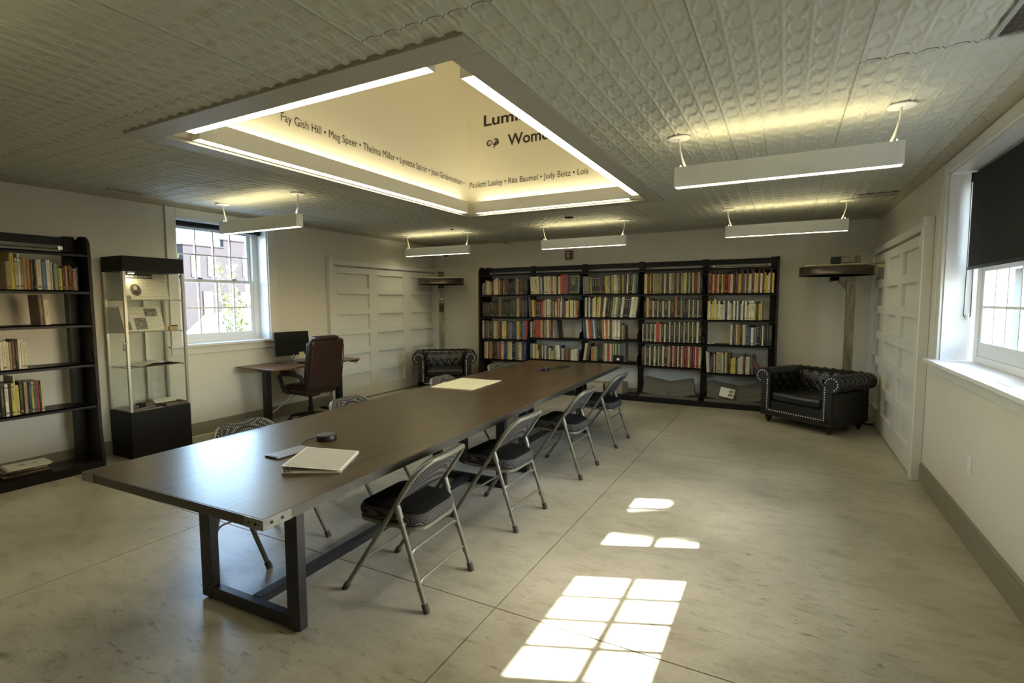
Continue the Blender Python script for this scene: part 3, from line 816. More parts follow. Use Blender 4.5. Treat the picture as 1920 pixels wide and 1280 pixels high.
sheet('document_sheet', 'yellowish printed sheet just beyond the nearer one on the table', 'document', [(-3.140, 4.452), (-2.650, 4.490), (-2.670, 4.805), (-3.155, 4.775)], TZ, 0.004, M['print_y'], 'large printed sheets on the table', curl=0.003)

# ================================================================== FOLDING CHAIRS
def folding_chair():
    t = thing('folding_chair', '-', 'chair', (0, 0, 0), 0, 'grey folding chairs around the conference table')
    R = 0.0135; w2 = 0.235
    fx, rx = 0.277, -0.277
    slope = -0.677          # x change per z on the front leg / back tube
    def front(z): return fx + slope*z
    piv = 0.55
    for s in (-1, 1):
        lg = MB().tube([(front(0.012), s*w2, 0.012), (front(piv*0.5), s*w2, piv*0.5), (front(0.60), s*w2, 0.60)], R, 10).build('leg', M['chair_metal'], t, smooth=True)
        MB().tube([(front(0.0), s*w2, 0.0), (front(0.035), s*w2, 0.035)], R*1.35, 10).build('foot_cap', M['rubber'], lg, smooth=True)
        lg = MB().tube([(rx + (-0.092-rx)*0.02, s*w2, 0.012), (-0.185, s*w2, 0.275), (-0.100, s*w2, 0.530)], R, 10).build('leg', M['chair_metal'], t, smooth=True)
        MB().tube([(rx, s*w2, 0.0), (rx + 0.016, s*w2, 0.045)], R*1.35, 10).build('foot_cap', M['rubber'], lg, smooth=True)
        MB().tube([(-0.118, s*w2, 0.478), (-0.096, s*w2, 0.545)], R*1.45, 10).build('pivot_sleeve', M['chair_metal'], t, smooth=True)
        MB().tube([(-0.135, s*(w2-0.02), 0.44), (0.0, s*(w2-0.02), 0.405)], 0.010, 8).build('seat_link', M['chair_metal'], t, smooth=True)
    # back frame: continues the front legs and bends over the top
    pts = []
    z0 = 0.60; top = 0.785; rc = 0.105
    for k in range(4): pts.append((z0 + (top-rc-z0)*k/4, -w2))
    for k in range(9):
        a = PI*k/16; pts.append((top-rc + rc*math.sin(a), -w2 + rc*(1-math.cos(a))))
    for k in range(1, 6): pts.append((top, -w2+rc + (2*w2-2*rc)*k/6))
    for k in range(9):
        a = PI/2 - PI*k/16; pts.append((top-rc + rc*math.sin(a), w2 - rc*(1-math.cos(a))))
    for k in range(3, -1, -1): pts.append((z0 + (top-rc-z0)*k/4, w2))
    def bow(y, z): return front(z) - 0.032*max(0, 1-(y/w2)**2)*min(1, max(0, (z-0.56)/0.15))
    MB().tube([(bow(y, z), y, z) for z, y in pts], R, 10).build('back_frame', M['chair_metal'], t, smooth=True)
    # padded back, curved, with rounded corners
    def pad(off):
        def fn(u, v):
            z = 0.55 + (0.803-0.55)*v
            yy = (u*2-1)
            k = max(0, (z-0.70)/0.103)
            wv = (w2-0.012) - 0.085*k**2.6 - 0.02*max(0, (0.58-z)/0.03)
            y = yy*wv
            edge = min(1, min(u, 1-u)*9)*min(1, min(v, 1-v)*7)
            return (bow(y, z) + 0.012 + off*(0.35+0.65*math.sqrt(max(0, edge))), y, z)
        return fn
    mb = MB().grid(pad(0.034), 18, 10); mb.grid(pad(-0.009), 18, 10)
    n = 19; o = 19*11
    for k in range(18):
        for (a, b_) in ((k, k+1), (10*n+k, 10*n+k+1)): mb.f.append([a, b_, b_+o, a+o]); mb.m.append(0)
    for k in range(10):
        for (a, b_) in ((k*n, (k+1)*n), (k*n+18, (k+1)*n+18)): mb.f.append([a, b_, b_+o, a+o]); mb.m.append(0)
    mb.build('backrest', M['dots'], t, smooth=True)
    # seat: rounded-plan cushion on a metal pan
    def plan(grow):
        P = []; x0, x1 = -0.205, 0.185; yb, yf = 0.190+grow, 0.205+grow; r_ = 0.085; rf = 0.06
        for (cx, cy, r__, a0) in ((x1+grow-rf, yf-rf, rf, 0), (x0-grow+r_, yb-r_, r_, PI/2), (x0-grow+r_, -yb+r_, r_, PI), (x1+grow-rf, -yf+rf, rf, 1.5*PI)):
            for k in range(6):
                a = a0 + PI/2*k/5; P.append((cx + r__*math.cos(a), cy + r__*math.sin(a)))
        return P
    def slab(levels, mi_side, mi_top):
        mb = MB(); n = 24; prev = None
        for i, (g, z, tilt) in enumerate(levels):
            ring = [(x, y, z + 0.06*(x)) for x, y in plan(g)]
            mb.v += ring
            if i:
                for k in range(n):
                    a = (i-1)*n + k; b2 = (i-1)*n + (k+1) % n
                    mb.f.append([a, b2, b2+n, a+n]); mb.m.append(mi_top if tilt else mi_side)
        mb.f.append(list(range(n-1, -1, -1))); mb.m.append(mi_side)
        mb.f.append([ (len(levels)-1)*n + k for k in range(n)]); mb.m.append(mi_top)
        return mb
    slab([(0.006, 0.405, 0), (0.010, 0.412, 0), (0.008, 0.424, 0), (0.0, 0.426, 0)], 0, 0).build('seat_pan', M['chair_metal'], t, smooth=True)
    slab([(-0.004, 0.4265, 0), (0.006, 0.435, 0), (0.012, 0.455, 0), (0.010, 0.478, 0), (0.0, 0.494, 0), (-0.022, 0.506, 1), (-0.07, 0.512, 1)], 0, 1).build('seat', [M['dots'], M['cloth_top']], t, smooth=True)
    # stretchers with bent ends
    def stretch(xf, zb, zt):
        P = [(xf(zb-0.055), -w2, zb-0.055)]
        for k in range(6):
            a = PI/2*k/5; P.append((xf(zb), -w2 + 0.05*(1-math.cos(a)), zb - 0.045 + 0.045*math.sin(a)))
        for k in range(6):
            a = PI/2*(1-k/5); P.append((xf(zb), w2 - 0.05*(1-math.cos(a)), zb - 0.045 + 0.045*math.sin(a)))
        P.append((xf(zb-0.055), w2, zb-0.055)); return P
    rear = lambda z: rx + (0.177/0.53)*z
    MB().tube(stretch(rear, 0.305, 0), 0.0085, 8).build('stretcher', M['chair_metal'], t, smooth=True)
    MB().tube(stretch(rear, 0.155, 0), 0.0070, 8).build('stretcher', M['chair_metal'], t, smooth=True)
    MB().tube([(front(0.20), -w2, 0.20), (front(0.20), w2, 0.20)], 0.0070, 8).build('stretcher', M['chair_metal'], t, smooth=True)
    return t
ch0 = folding_chair()
RC = [(-1.880, 2.275, 3.0, 'grey folding chair on the window side of the table, nearest the camera'),
      (-1.882, 3.345, -1.5, 'grey folding chair on the window side, second from the camera'),
      (-1.856, 4.550, 0.0, 'grey folding chair on the window side, third from the camera'),
      (-1.856, 5.680, -1.0, 'grey folding chair on the window side, farthest from the camera')]
LC = [(-2.997, 2.210, 1.0, 'grey folding chair behind the table, nearest the glass display case'),
      (-3.012, 3.185, 0.5, 'grey folding chair behind the table, in front of the brown office chair'),
      (-3.040, 4.575, -0.5, 'grey folding chair behind the table, beside the yellow sheets'),
      (-3.085, 5.850, 0.5, 'grey folding chair behind the table, farthest left one near the bookshelves')]
first = True
for (x, y, a, lab) in RC:
    c = ch0 if first else copy_tree(ch0); first = False
    c.location = (x, y, 0); c.rotation_euler = (0, 0, PI + math.radians(a)); c['label'] = lab
for (x, y, a, lab) in LC:
    c = copy_tree(ch0); c.location = (x, y, 0); c.rotation_euler = (0, 0, math.radians(a)); c['label'] = lab
#--OBJECTS2--
# ================================================================== BOOKSHELVES
PITCH = 0.985; SD = 0.315     # bay pitch, shelf depth
def shelving(name, label, loc, rz, levels, base_h=0.085, base_d=0.345):
    """levels: per bay list of shelf top heights, last one is the canopy shelf. local x to the right, wall at y=0, front at -y"""
    t = thing(name, label, 'bookshelf', loc, rz)
    nb = len(levels); Wt = nb*PITCH; Ht = 2.235
    def endpoly():
        P = [(0, 0), (-base_d-0.005, 0), (-base_d-0.005, 0.10), (-base_d+0.025, 0.42), (-base_d+0.035, Ht-0.10)]
        cx, cz, r = -base_d+0.135, Ht-0.10, 0.10
        for k in range(1, 7):
            a = PI - PI/2*k/6; P.append((cx + r*math.cos(a), cz + 0.11*math.sin(a)))
        P.append((-0.13, Ht+0.01)); P.append((-0.12, Ht-0.012)); P.append((0, Ht-0.012)); return P
    for x in (-0.028, Wt):
        MB().prism(endpoly(), 'x', x, x+0.028).build('end_panel', M['brown_panel'], t, bevel=0.002)
    for k in range(nb+1):
        x = k*PITCH + (0.045 if k == 0 else (-0.045 if k == nb else 0))
        MB().box(x-0.042, x+0.042, -0.085, -0.012, 0, Ht+0.012).build('post', M['black_metal'], t, bevel=0.002)
    for b in range(nb):
        x0, x1 = b*PITCH, (b+1)*PITCH
        MB().box(x0+0.003, x1-0.003, -0.075, -0.045, Ht-0.075, Ht).build('top_rail', M['black_metal'], t, bevel=0.002)
        MB().box(x0+0.04, x1-0.04, -0.070, -0.062, Ht-0.115, Ht-0.108).build('tie_bar', M['black_metal'], t)
        MB().box(x0+0.002, x1-0.002, -base_d, -0.02, 0, base_h-0.002).build('base', M['black_metal'], t, bevel=0.002)
        for i, z in enumerate(levels[b]):
            last = i == len(levels[b])-1
            mb = MB(); d = SD
            mb.box(x0+0.004, x1-0.004, -d, -0.015, z-0.012, z); mb.box(x0+0.004, x1-0.004, -d, -d+0.012, z-0.034, z)
            sh = mb.build('canopy_shelf' if last else 'shelf', M['black_metal'], t)
            if not last and z > 0.2:
                for xx in (x0+0.006, x1-0.010):
                    MB().prism([(-0.02, z), (-d+0.01, z), (-d+0.045, z+0.105), (-d+0.11, z+0.115), (-0.02, z+0.16)], 'x', xx, xx+0.004).build('end_bracket', M['black_metal'], sh)
    return t
LV = [[0.552, 0.928, 1.333, 1.736, 2.108], [0.596, 0.972, 1.335, 1.736, 2.106], [0.612, 0.984, 1.345, 1.735, 2.102],
      [0.580, 0.964, 1.352, 1.726, 2.102], [0.525, 0.957, 1.326, 1.722, 2.092]]
BX = -5.040
bsh = shelving('bookshelf', 'long run of black steel bookshelves with five bays along the back wall', (BX, YB-0.006, 0), 0, LV)
for (px_, pz) in ((4*PITCH+0.115, 2.135), (5*PITCH-0.105, 2.135), (0.115, 2.135), (PITCH+0.085, 2.135)):
    MB().box(px_-0.016, px_+0.016, -0.078, -0.071, pz-0.016, pz+0.016).build('label_clip', M['white'], bsh)
    MB().cyl((px_, -0.0785, pz), (px_, -0.081, pz), 0.005, 8).build('clip_screw', M['black'], bsh)
LVL = [[0.640, 1.038, 1.416, 1.730, 2.078]]
LOX, LOY = XL+0.115, 2.487-PITCH-0.0
lsh = shelving('bookshelf', 'single bay of black steel bookshelves against the left wall, mostly empty', (LOX, LOY, 0), PI/2, LVL)
MB().box(PITCH-0.13, PITCH-0.095, -0.078, -0.071, 2.115, 2.150).build('label_clip', M['chrome'], lsh)

# ---- books
PAL = {'k': ((0.014, 0.013, 0.014), 'black'), 'd': ((0.030, 0.020, 0.015), 'dark brown'), 'b': ((0.085, 0.040, 0.020), 'brown'), 't': ((0.32, 0.245, 0.125), 'tan'),
       'c': ((0.56, 0.50, 0.34), 'cream'), 'w': ((0.70, 0.67, 0.58), 'white'), 'g': ((0.16, 0.16, 0.145), 'grey'), 'G': ((0.030, 0.045, 0.028), 'dark green'),
       'l': ((0.26, 0.33, 0.20), 'pale green'), 'r': ((0.36, 0.045, 0.022), 'red'), 'm': ((0.13, 0.024, 0.020), 'maroon'), 'o': ((0.42, 0.15, 0.030), 'orange'),
       'y': ((0.55, 0.46, 0.085), 'yellow'), 'n': ((0.035, 0.040, 0.115), 'navy'), 'u': ((0.09, 0.17, 0.29), 'blue'), 'p': ((0.13, 0.10, 0.16), 'purple')}
def bookmat(code, style):
    col, nm = PAL[code]
    mt, nt, b = new_mat('book_%s_%d' % (nm.replace(' ', '_'), style))
    uv = N(nt, 'ShaderNodeUVMap'); uv.uv_map = 'spine'
    sep = N(nt, 'ShaderNodeSeparateXYZ'); nt.links.new(uv.outputs[0], sep.inputs[0])
    def mth(op, a, c=None):
        x = N(nt, 'ShaderNodeMath'); x.operation = op
        for i, s_ in enumerate((a, c)):
            if s_ is None: continue
            if isinstance(s_, (int, float)): x.inputs[i].default_value = s_
            else: nt.links.new(s_, x.inputs[i])
        return x.outputs[0]
    u, v = sep.outputs[0], sep.outputs[1]
    inside = lambda s_, a, c: mth('MULTIPLY', mth('GREATER_THAN', s_, a), mth('LESS_THAN', s_, c))
    lum = sum(col)/3
    inkc = (0.30, 0.255, 0.15) if lum < 0.12 else (0.06, 0.05, 0.04)
    seed = N(nt, 'ShaderNodeVectorMath'); seed.operation = 'MULTIPLY'; seed.inputs[1].default_value = (5.0, 46.0, 1)
    nt.links.new(uv.outputs[0], seed.inputs[0])
    nz = N(nt, 'ShaderNodeTexNoise'); nz.inputs['Scale'].default_value = 1.0; nz.inputs['Detail'].default_value = 2; nt.links.new(seed.outputs[0], nz.inputs['Vector'])
    uf = mth('FRACT', u)
    if style == 0:      # small title along the spine
        msk = mth('MULTIPLY', mth('MULTIPLY', inside(uf, 0.32, 0.68), inside(v, 0.30, 0.88)), mth('GREATER_THAN', nz.outputs['Fac'], 0.52))
    elif style == 1:    # bands at head and tail, title block
        bands = mth('ADD', inside(v, 0.86, 0.90), inside(v, 0.08, 0.12))
        msk = mth('MAXIMUM', bands, mth('MULTIPLY', mth('MULTIPLY', inside(uf, 0.25, 0.75), inside(v, 0.45, 0.8)), mth('GREATER_THAN', nz.outputs['Fac'], 0.50)))
    else:               # pale shelf mark near the foot
        msk = mth('MAXIMUM', mth('MULTIPLY', inside(uf, 0.18, 0.82), inside(v, 0.07, 0.13)), mth('MULTIPLY', mth('MULTIPLY', inside(uf, 0.3, 0.7), inside(v, 0.4, 0.92)), mth('GREATER_THAN', nz.outputs['Fac'], 0.56)))
    mx = N(nt, 'ShaderNodeMix'); mx.data_type = 'RGBA'; mx.inputs[7].default_value = (*inkc, 1)
    nv = N(nt, 'ShaderNodeTexNoise'); nv.inputs['Scale'].default_value = 9.0; nt.links.new(uv.outputs[0], nv.inputs['Vector'])
    rp = N(nt, 'ShaderNodeValToRGB'); rp.color_ramp.elements[0].color = (*[c*0.8 for c in col], 1); rp.color_ramp.elements[1].color = (*[min(1, c*1.2) for c in col], 1)
    rp.color_ramp.elements[0].position = 0.3; rp.color_ramp.elements[1].position = 0.7
    nt.links.new(nv.outputs['Fac'], rp.inputs[0]); nt.links.new(rp.outputs[0], mx.inputs[6])
    nt.links.new(mth('MULTIPLY', msk, 0.85), mx.inputs[0]); nt.links.new(mx.outputs[2], b.inputs['Base Color'])
    b.inputs['Roughness'].default_value = 0.45
    return mt
BM = {}
PAGES = mat('book_pages', (0.55, 0.50, 0.38), 0.85, var=0.05, scale=40)
def bmat(code):
    k = (code, random.choice((0, 0, 1, 2)))
    if k not in BM: BM[k] = bookmat(*k)
    return BM[k]
def book_geo(w_, d_, h_, rnd):
    """spine on the -y side with a slightly round back; origin at the foot of the left front edge"""
    c = 0.0022 if w_ > 0.012 else 0.001
    r = min(0.006, w_*0.22)
    outl = [(0, r), (w_*0.18, 0.0015), (w_*0.5, 0), (w_*0.82, 0.0015), (w_, r)]
    vs = []; fs = []; ms = []; uvs = []
    lo = [(x, y, 0) for x, y in outl]; hi = [(x, y, h_) for x, y in outl]
    vs += lo + hi
    off = rnd*17.0
    for k in range(4):
        fs.append((k, k+1, 5+k+1, 5+k)); ms.append(0)
        u0, u1 = outl[k][0]/w_*0.999, outl[k+1][0]/w_*0.999
        uvs.append([(u0+math.floor(off), 0), (u1+math.floor(off), 0), (u1+math.floor(off), 1), (u0+math.floor(off), 1)])
    vs += [(0, d_, 0), (0, d_, h_), (w_, d_, 0), (w_, d_, h_)]          # 10..13
    fs += [(0, 5, 11, 10), (4, 12, 13, 9), (0, 10, 12, 4, 3, 2, 1)]; ms += [0, 0, 0]
    fs += [(5, 6, 7, 8, 9, 13, 11), (10, 11, 13, 12)]; ms += [1, 1]
    for f in fs[4:]: uvs.append([(0.02 + math.floor(off), 0.02)]*len(f))
    return vs, fs, ms, uvs
def book_mesh(items):
    """items: list of (verts, faces, mat idx, uvs) -> one mesh"""
    pass
BOOKS = []     # dict(x,z,w,d,h,lean,code,shelfname,ordinal,frame)
def fill(u_to_x, tokens, x0, x1, z, depth_front, frame, where):
    tk = []
    for s in tokens.split():
        if s[0] == '_': tk.append(('_', float(s[1:]), 0, 0)); continue
        code = s[0]; body, _, lean = s[1:].partition('/')
        w_, h_ = body.split('.'); tk.append((code, float(w_), float(h_)/100.0, float(lean or 0)))
    tot = sum(a[1] for a in tk); sc = (x1-x0)/tot
    x = x0; n = 0
    nbk = sum(1 for a in tk if a[0] != '_')
    for code, w_, h_, lean in tk:
        ww = w_*sc
        if code == '_': x += ww; continue
        n += 1
        BOOKS.append(dict(x=x+0.0006, z=z+0.0008, w=ww-0.0012, d=min(0.20, max(0.12, h_*0.72)), h=h_, lean=lean, code=code, where=where, n=n, N=nbk, front=depth_front + random.uniform(0, 0.012), frame=frame))
        x += ww
def xb(u, Y=8.275):      # helper: world x on the plane of the book spines for a photo column
    X = (u-960)/F_PX
    d = fw + r2*X
    return d.x*(Y/d.y)
BN = ['leftmost', 'second', 'middle', 'fourth', 'rightmost']
SN = ['lowest book shelf', 'third shelf down', 'second shelf down', 'top shelf']
DATA = {
 (0,3): (903, 990, "g3.20 g4.22 g3.27 c3.25 c3.25 t3.24 y2.22 b2.22 m3.25 c3.24 c3.28 c4.30 o2.25 t3.28 b2.26 d4.27 o4.26 b4.27 n3.29 d3.28 k4.22 d3.25 k3.26 d4.28 t6.29 d3.28 b6.28 d4.27 G5.27"),
 (0,2): (904, 989, "d4.27 d4.26 d4.27 d4.26 d3.28 d4.27 d3.27 d4.28 k3.27 b2.28 t3.32 k3.28 G3.28 k4.29 d3.30 G3.29 k3.28 G3.31 G3.31 G5.32 k2.31 t6.34 d4.33 b5.33 d3.31 n3.32"),
 (0,1): (904, 991, "c3.33 G4.32 m4.31 g4.31 d2.30 G5.32 b3.31 c4.32 l4.31 r4.31 d3.30 k3.30 c4.32 y5.32 m5.32 g4.31 u3.31 n5.31 G5.32 y5.32 o3.31 k4.30 u5.33 r5.34"),
 (0,0): (907, 986, "t4.31 c3.32 k2.31 o6.32 k3.32 d5.32 g4.32 r4.33 c4.33 n4.33 n3.33 y4.33 c4.33 d3.32 k3.32 g5.33 c5.33 b4.32 n4.33"),
 (1,3): (995, 1088, "c5.31/-3 c12.31/-3 p3.30/-3 c3.30/-3 n4.30/-3 c4.31/-2 c5.31/-2 c4.31/-2 o3.30/-2 c4.31/-1 c3.30 d4.30 c4.30 r9.34 p4.35 m3.35 G16.34 g4.32"),
 (1,2): (992, 1086, "p3.34/-3 k4.30/-3 y4.30/-3 o3.29/-3 d3.29/-2 k5.27 r2.28 k2.26 r4.26 t4.28 c3.30 b2.28 c5.31 c3.30 G4.28 t3.28 k2.27 c4.27 r3.34 c2.33 k2.27 c2.27 c2.36 n5.32 m3.28 c5.28 y2.30 k2.28 c6.29 p2.29 c3.29 o4.28 k4.30"),
 (1,1): (993, 1048, "p2.27 c3.28 k3.30 o2.29 b3.32 r6.32 r4.32 o3.31 c2.31 b4.32 t3.31 g3.32 c4.32 o4.32 d3.30 m3.30 c2.30 g4.32/-5 g4.31/-6 d3.31/-6"),
 (1,0): (993, 1090, "g6.26 c4.26 t3.25 y3.25 c3.15 d6.24 c3.24 k3.24 c3.24 g3.22 n3.22 c3.20 t3.16 y2.15 t3.16 g3.24/-3 c5.25/-3 w4.25/-3 n3.25 y4.20 p3.20 r3.20 g3.19 G3.18 n2.18 y3.18 w3.19 c4.20 c4.20 p3.19"),
 (2,3): (1092, 1203, "g4.29 g6.29 g3.28 d3.26 y2.28/-4 G3.28/-4 d4.28/-4 d5.28/-4 d5.28/-4 p2.28/-4 d5.28/-4 d4.28/-3 y3.29/-3 t6.29/-3 k2.28/-3 t5.29/-2 c6.30/-2 l3.29 p3.28 k4.28 y2.30 b3.29 k3.29 w3.30/2 d4.29/2 d4.29/2 y3.30/2 u4.30/2 G3.30/2"),
 (2,2): (1094, 1196, "k3.30 c4.33 k4.31 c3.33 n4.32 k2.32 c3.31 w2.33 y3.34 o2.33/3 y3.33/3 c4.34/3 G4.32/4 o3.32/5 w4.33/5 k4.33/6 d5.32/6 d5.32/6 l6.33/7 c4.33/7 g5.33/7 k5.33/7 w5.33/7 k5.33/7 k5.33/7 k5.33/7 w5.33/7 c5.33/7 w3.33/7 k4.31/7"),
 (2,1): (1094, 1172, "n4.32/-5 k3.32/-5 w4.33/-5 o4.33/-5 r4.33/-5 p3.32/-5 w3.32/-5 u3.32/-4 G3.32/-4 k5.32/-4 k4.32/-4 o3.33/-4 w4.33/-2 o4.33 c4.33 k3.32 r2.33 c5.33 w4.33 t2.30 w5.32 d3.26 t4.24 b4.23"),
 (2,0): (1093, 1172, "c2.29/8 c3.29/8 b4.29/8 d3.29/8 _4 o4.23 t3.23 l4.23 _13 t3.30 c4.30 r5.30 c4.30 k2.30 y2.30 k2.29 y3.30 n3.30 l4.30 k2.30 g3.31 g4.31"),
 (3,3): (1206, 1317, "y3.31 c3.31 m5.31 y3.31 d2.31 b2.31 t4.31 t4.31 t4.31 b1.31 t4.31 G3.31 b2.31 c3.31 g3.31 d4.31 c4.31 t4.31 g3.31 d3.31 t5.31 d4.31 t5.31 y3.31 c3.31 d4.31 c2.31 k4.31 c3.31 o2.31 m5.31 t3.31 c2.31 k5.27"),
 (3,2): (1206, 1319, "d5.27 y3.31 c1.31 m5.28 b2.30 c3.26 d6.27 c2.26 d7.27 c3.26 d8.26 c3.26 d9.27 o4.32 d6.28 t3.27 d6.29 d5.29 c2.28 d5.29 c2.27 d6.29 c2.27 d6.28"),
 (3,1): (1204, 1319, "c2.28 d6.30 c2.28 d6.30 c2.28 d6.30 c3.28 r7.31 c3.28 d6.29 c3.28 d6.31 c3.32 d7.33 c2.32 d7.32 c2.32 d7.32 c2.32 d6.32 c2.32 d6.32 c2.32 d6.32 c4.32 k5.25"),
 (3,0): (1203, 1319, "d6.30 t4.31 d6.30 c3.31 d6.30 c4.31 d5.30 c2.31 d6.31 c4.32 d6.32 o3.32 c2.32 d5.32 c3.33 r4.33 d3.33 c3.33 d4.33 c3.33 r4.33 d4.33 r3.33 c3.33 m5.34 m5.34 c2.33 r5.33 c4.32"),
 (4,3): (1325, 1457, "m8.31 r3.28 y4.28 m3.33 r4.28 c4.28 k6.30 y4.28 r5.28 k6.30 r6.28 c6.28 k5.30 k5.33 r3.28 y2.28 y4.28 m5.34 u4.28 y3.28 m5.34 w3.28 c4.27 m6.34 c4.29 y5.28 m4.33 w5.28 m4.33 y4.29 y5.25 w4.28 m4.33 y5.28"),
 (4,2): (1325, 1427, "y3.28 w4.28 y4.23 y4.28 w3.32 y3.29 y4.23 w4.28 c4.23 c3.23 w4.28 n3.28 k3.25 w5.28 c4.25 g4.23 w5.28 k3.24 w4.28 p2.28 n3.28 w2.24 w4.28 k3.24 w5.28 y4.22 w5.28 w7.28 y3.24 d6.27 y5.24 y3.28"),
 (4,1): (1369, 1455, "c5.30 k4.31 p4.31 c3.31 o6.30 G4.31 k2.30 c6.30 t3.30 G3.27 u3.27 n4.26 w6.26 p3.26 t3.26 k7.30 k6.30 w3.29 k6.30 k6.30 k8.30"),
 (4,0): (1326, 1436, "c4.32/-3 c3.30/-3 p3.30/-3 b3.25 k4.30 c3.28 k3.25 t14.31 c3.31 u4.28 y5.31 b4.31 d5.31 y4.22 y8.24 d5.25 c4.24 c4.26 c4.26 m4.30 d2.30 c6.26 c4.26 k4.30 g5.30/-4 d4.30/-4 n5.30/-9 _8 r5.18/-32 _4"),
}
for (b, s), (ua, ub, tk) in DATA.items():
    lo = BX + b*PITCH + (0.034 if b == 0 else 0.016); hi = BX + (b+1)*PITCH - (0.034 if b == 4 else 0.016)
    fill(None, tk, max(lo, xb(ua)), min(hi, xb(ub)), LV[b][s], YB-0.006-SD+0.030, 'back', '%s of %s bookshelf bay' % (SN[s], BN[b]))
# left bookshelf: spines face +x; position along y
def yl(u, X=-5.88):
    d = fw + r2*((u-960)/F_PX)
    return d.y*(X/d.x)
LD = {3: (22, 155, "t7.24 y7.33 c4.27 w4.31 t4.30 t6.28 o5.27 k7.26 k4.26 c9.27 u7.25 w7.27 c3.25 n3.24 l6.24 t3.23 y5.20 d5.22 o6.22 G5.23 r3.21 t6.20 n3.22"),
      2: (79, 99, "b5.27/-2 c5.22/-2"),
      1: (-12, 50, "c4.24 b4.25 w4.24 c9.25 w3.24 t4.24 b6.25 d5.26 w5.26 w3.26 c7.23"),
      0: (-22, 76, "k12.30 k8.28 w6.28 k5.28 y5.28 c3.34 y6.26 k8.29 t6.28 k3.28 n5.28 y4.28 u4.28 r5.28 k4.28 c5.24")}
LN_ = ['fourth shelf down', 'third shelf down', 'second shelf down', 'top shelf']
for s, (ua, ub, tk) in LD.items():
    fill(None, tk, max(LOY+0.05, yl(ua)), min(LOY+PITCH-0.034, yl(ub)), LVL[0][s], LOX+SD-0.030, 'left', '%s of left wall bookshelf' % LN_[s])
def ordinal(n): return '%d%s' % (n, 'th' if 10 <= n % 100 <= 20 else {1: 'st', 2: 'nd', 3: 'rd'}.get(n % 10, 'th'))
BOOKS.sort(key=lambda q: -(q['w']*q['h']*(1.6 if q['frame'] == 'left' else (0.75 + 0.09*(q['x']+5)))))
stuff = MB(); stuff_mats = []; stuff_uv = []
for i, q in enumerate(BOOKS):
    vs, fs, ms, uvs = book_geo(q['w'], q['d'], q['h'], random.random())
    mt = bmat(q['code'])
    a = math.radians(q['lean'])
    if q['frame'] == 'back': Mx = Matrix.Translation((q['x'], q['front'], q['z']))
    else: Mx = Matrix.Translation((q['front'], q['x'], q['z'])) @ Matrix.Rotation(PI/2, 4, 'Z')
    # lean: pivot about the lower corner on the side it leans to so that it stays on the shelf
    px_ = q['w'] if a > 0 else 0.0
    ml = Matrix.Translation((px_, 0, 0)) @ Matrix.Rotation(a, 4, 'Y') @ Matrix.Translation((-px_, 0, 0))
    if i < 300:
        me = bpy.data.meshes.new('book'); me.from_pydata([ml @ Vector(v) for v in vs], [], fs); me.update()
        me.materials.append(mt); me.materials.append(PAGES)
        for p, mi in zip(me.polygons, ms): p.material_index = mi
        lay = me.uv_layers.new(name='spine'); k = 0
        for f in uvs:
            for c in f: lay.data[k].uv = c; k += 1
        o = bpy.data.objects.new('book', me); C.objects.link(o); o.matrix_world = Mx
        sz = 'tall ' if q['h'] > 0.315 else ('short ' if q['h'] < 0.235 else '')
        sz = ('thick ' if q['w'] > 0.05 else '') or sz
        lab = '%s%s book, %s from left, %s' % (sz, PAL[q['code']][1], ordinal(q['n']), q['where'])
        tag(o, lab, 'book', 'books on the ' + q['where'])
    else:
        if mt not in stuff_mats: stuff_mats.append(mt)
        mi0 = stuff_mats.index(mt)
        o_ = len(stuff.v); TT = Mx @ ml
        stuff.v += [tuple(TT @ Vector(v)) for v in vs]
        for f, mi, u in zip(fs, ms, uvs):
            stuff.f.append([k+o_ for k in f]); stuff.m.append(mi0 if mi == 0 else -1); stuff_uv.append(u)
if stuff.f:
    me = bpy.data.meshes.new('books'); me.from_pydata(stuff.v, [], stuff.f); me.update()
    for mt in stuff_mats: me.materials.append(mt)
    me.materials.append(PAGES)
    for p, mi in zip(me.polygons, stuff.m): p.material_index = mi if mi >= 0 else len(stuff_mats)
    lay = me.uv_layers.new(name='spine'); k = 0
    for f in stuff_uv:
        for c in f: lay.data[k].uv = c; k += 1
    o = bpy.data.objects.new('books', me); C.objects.link(o)
    tag(o, 'many thinner books filling the rows between the larger ones on the shelves', 'books', None, 'stuff')

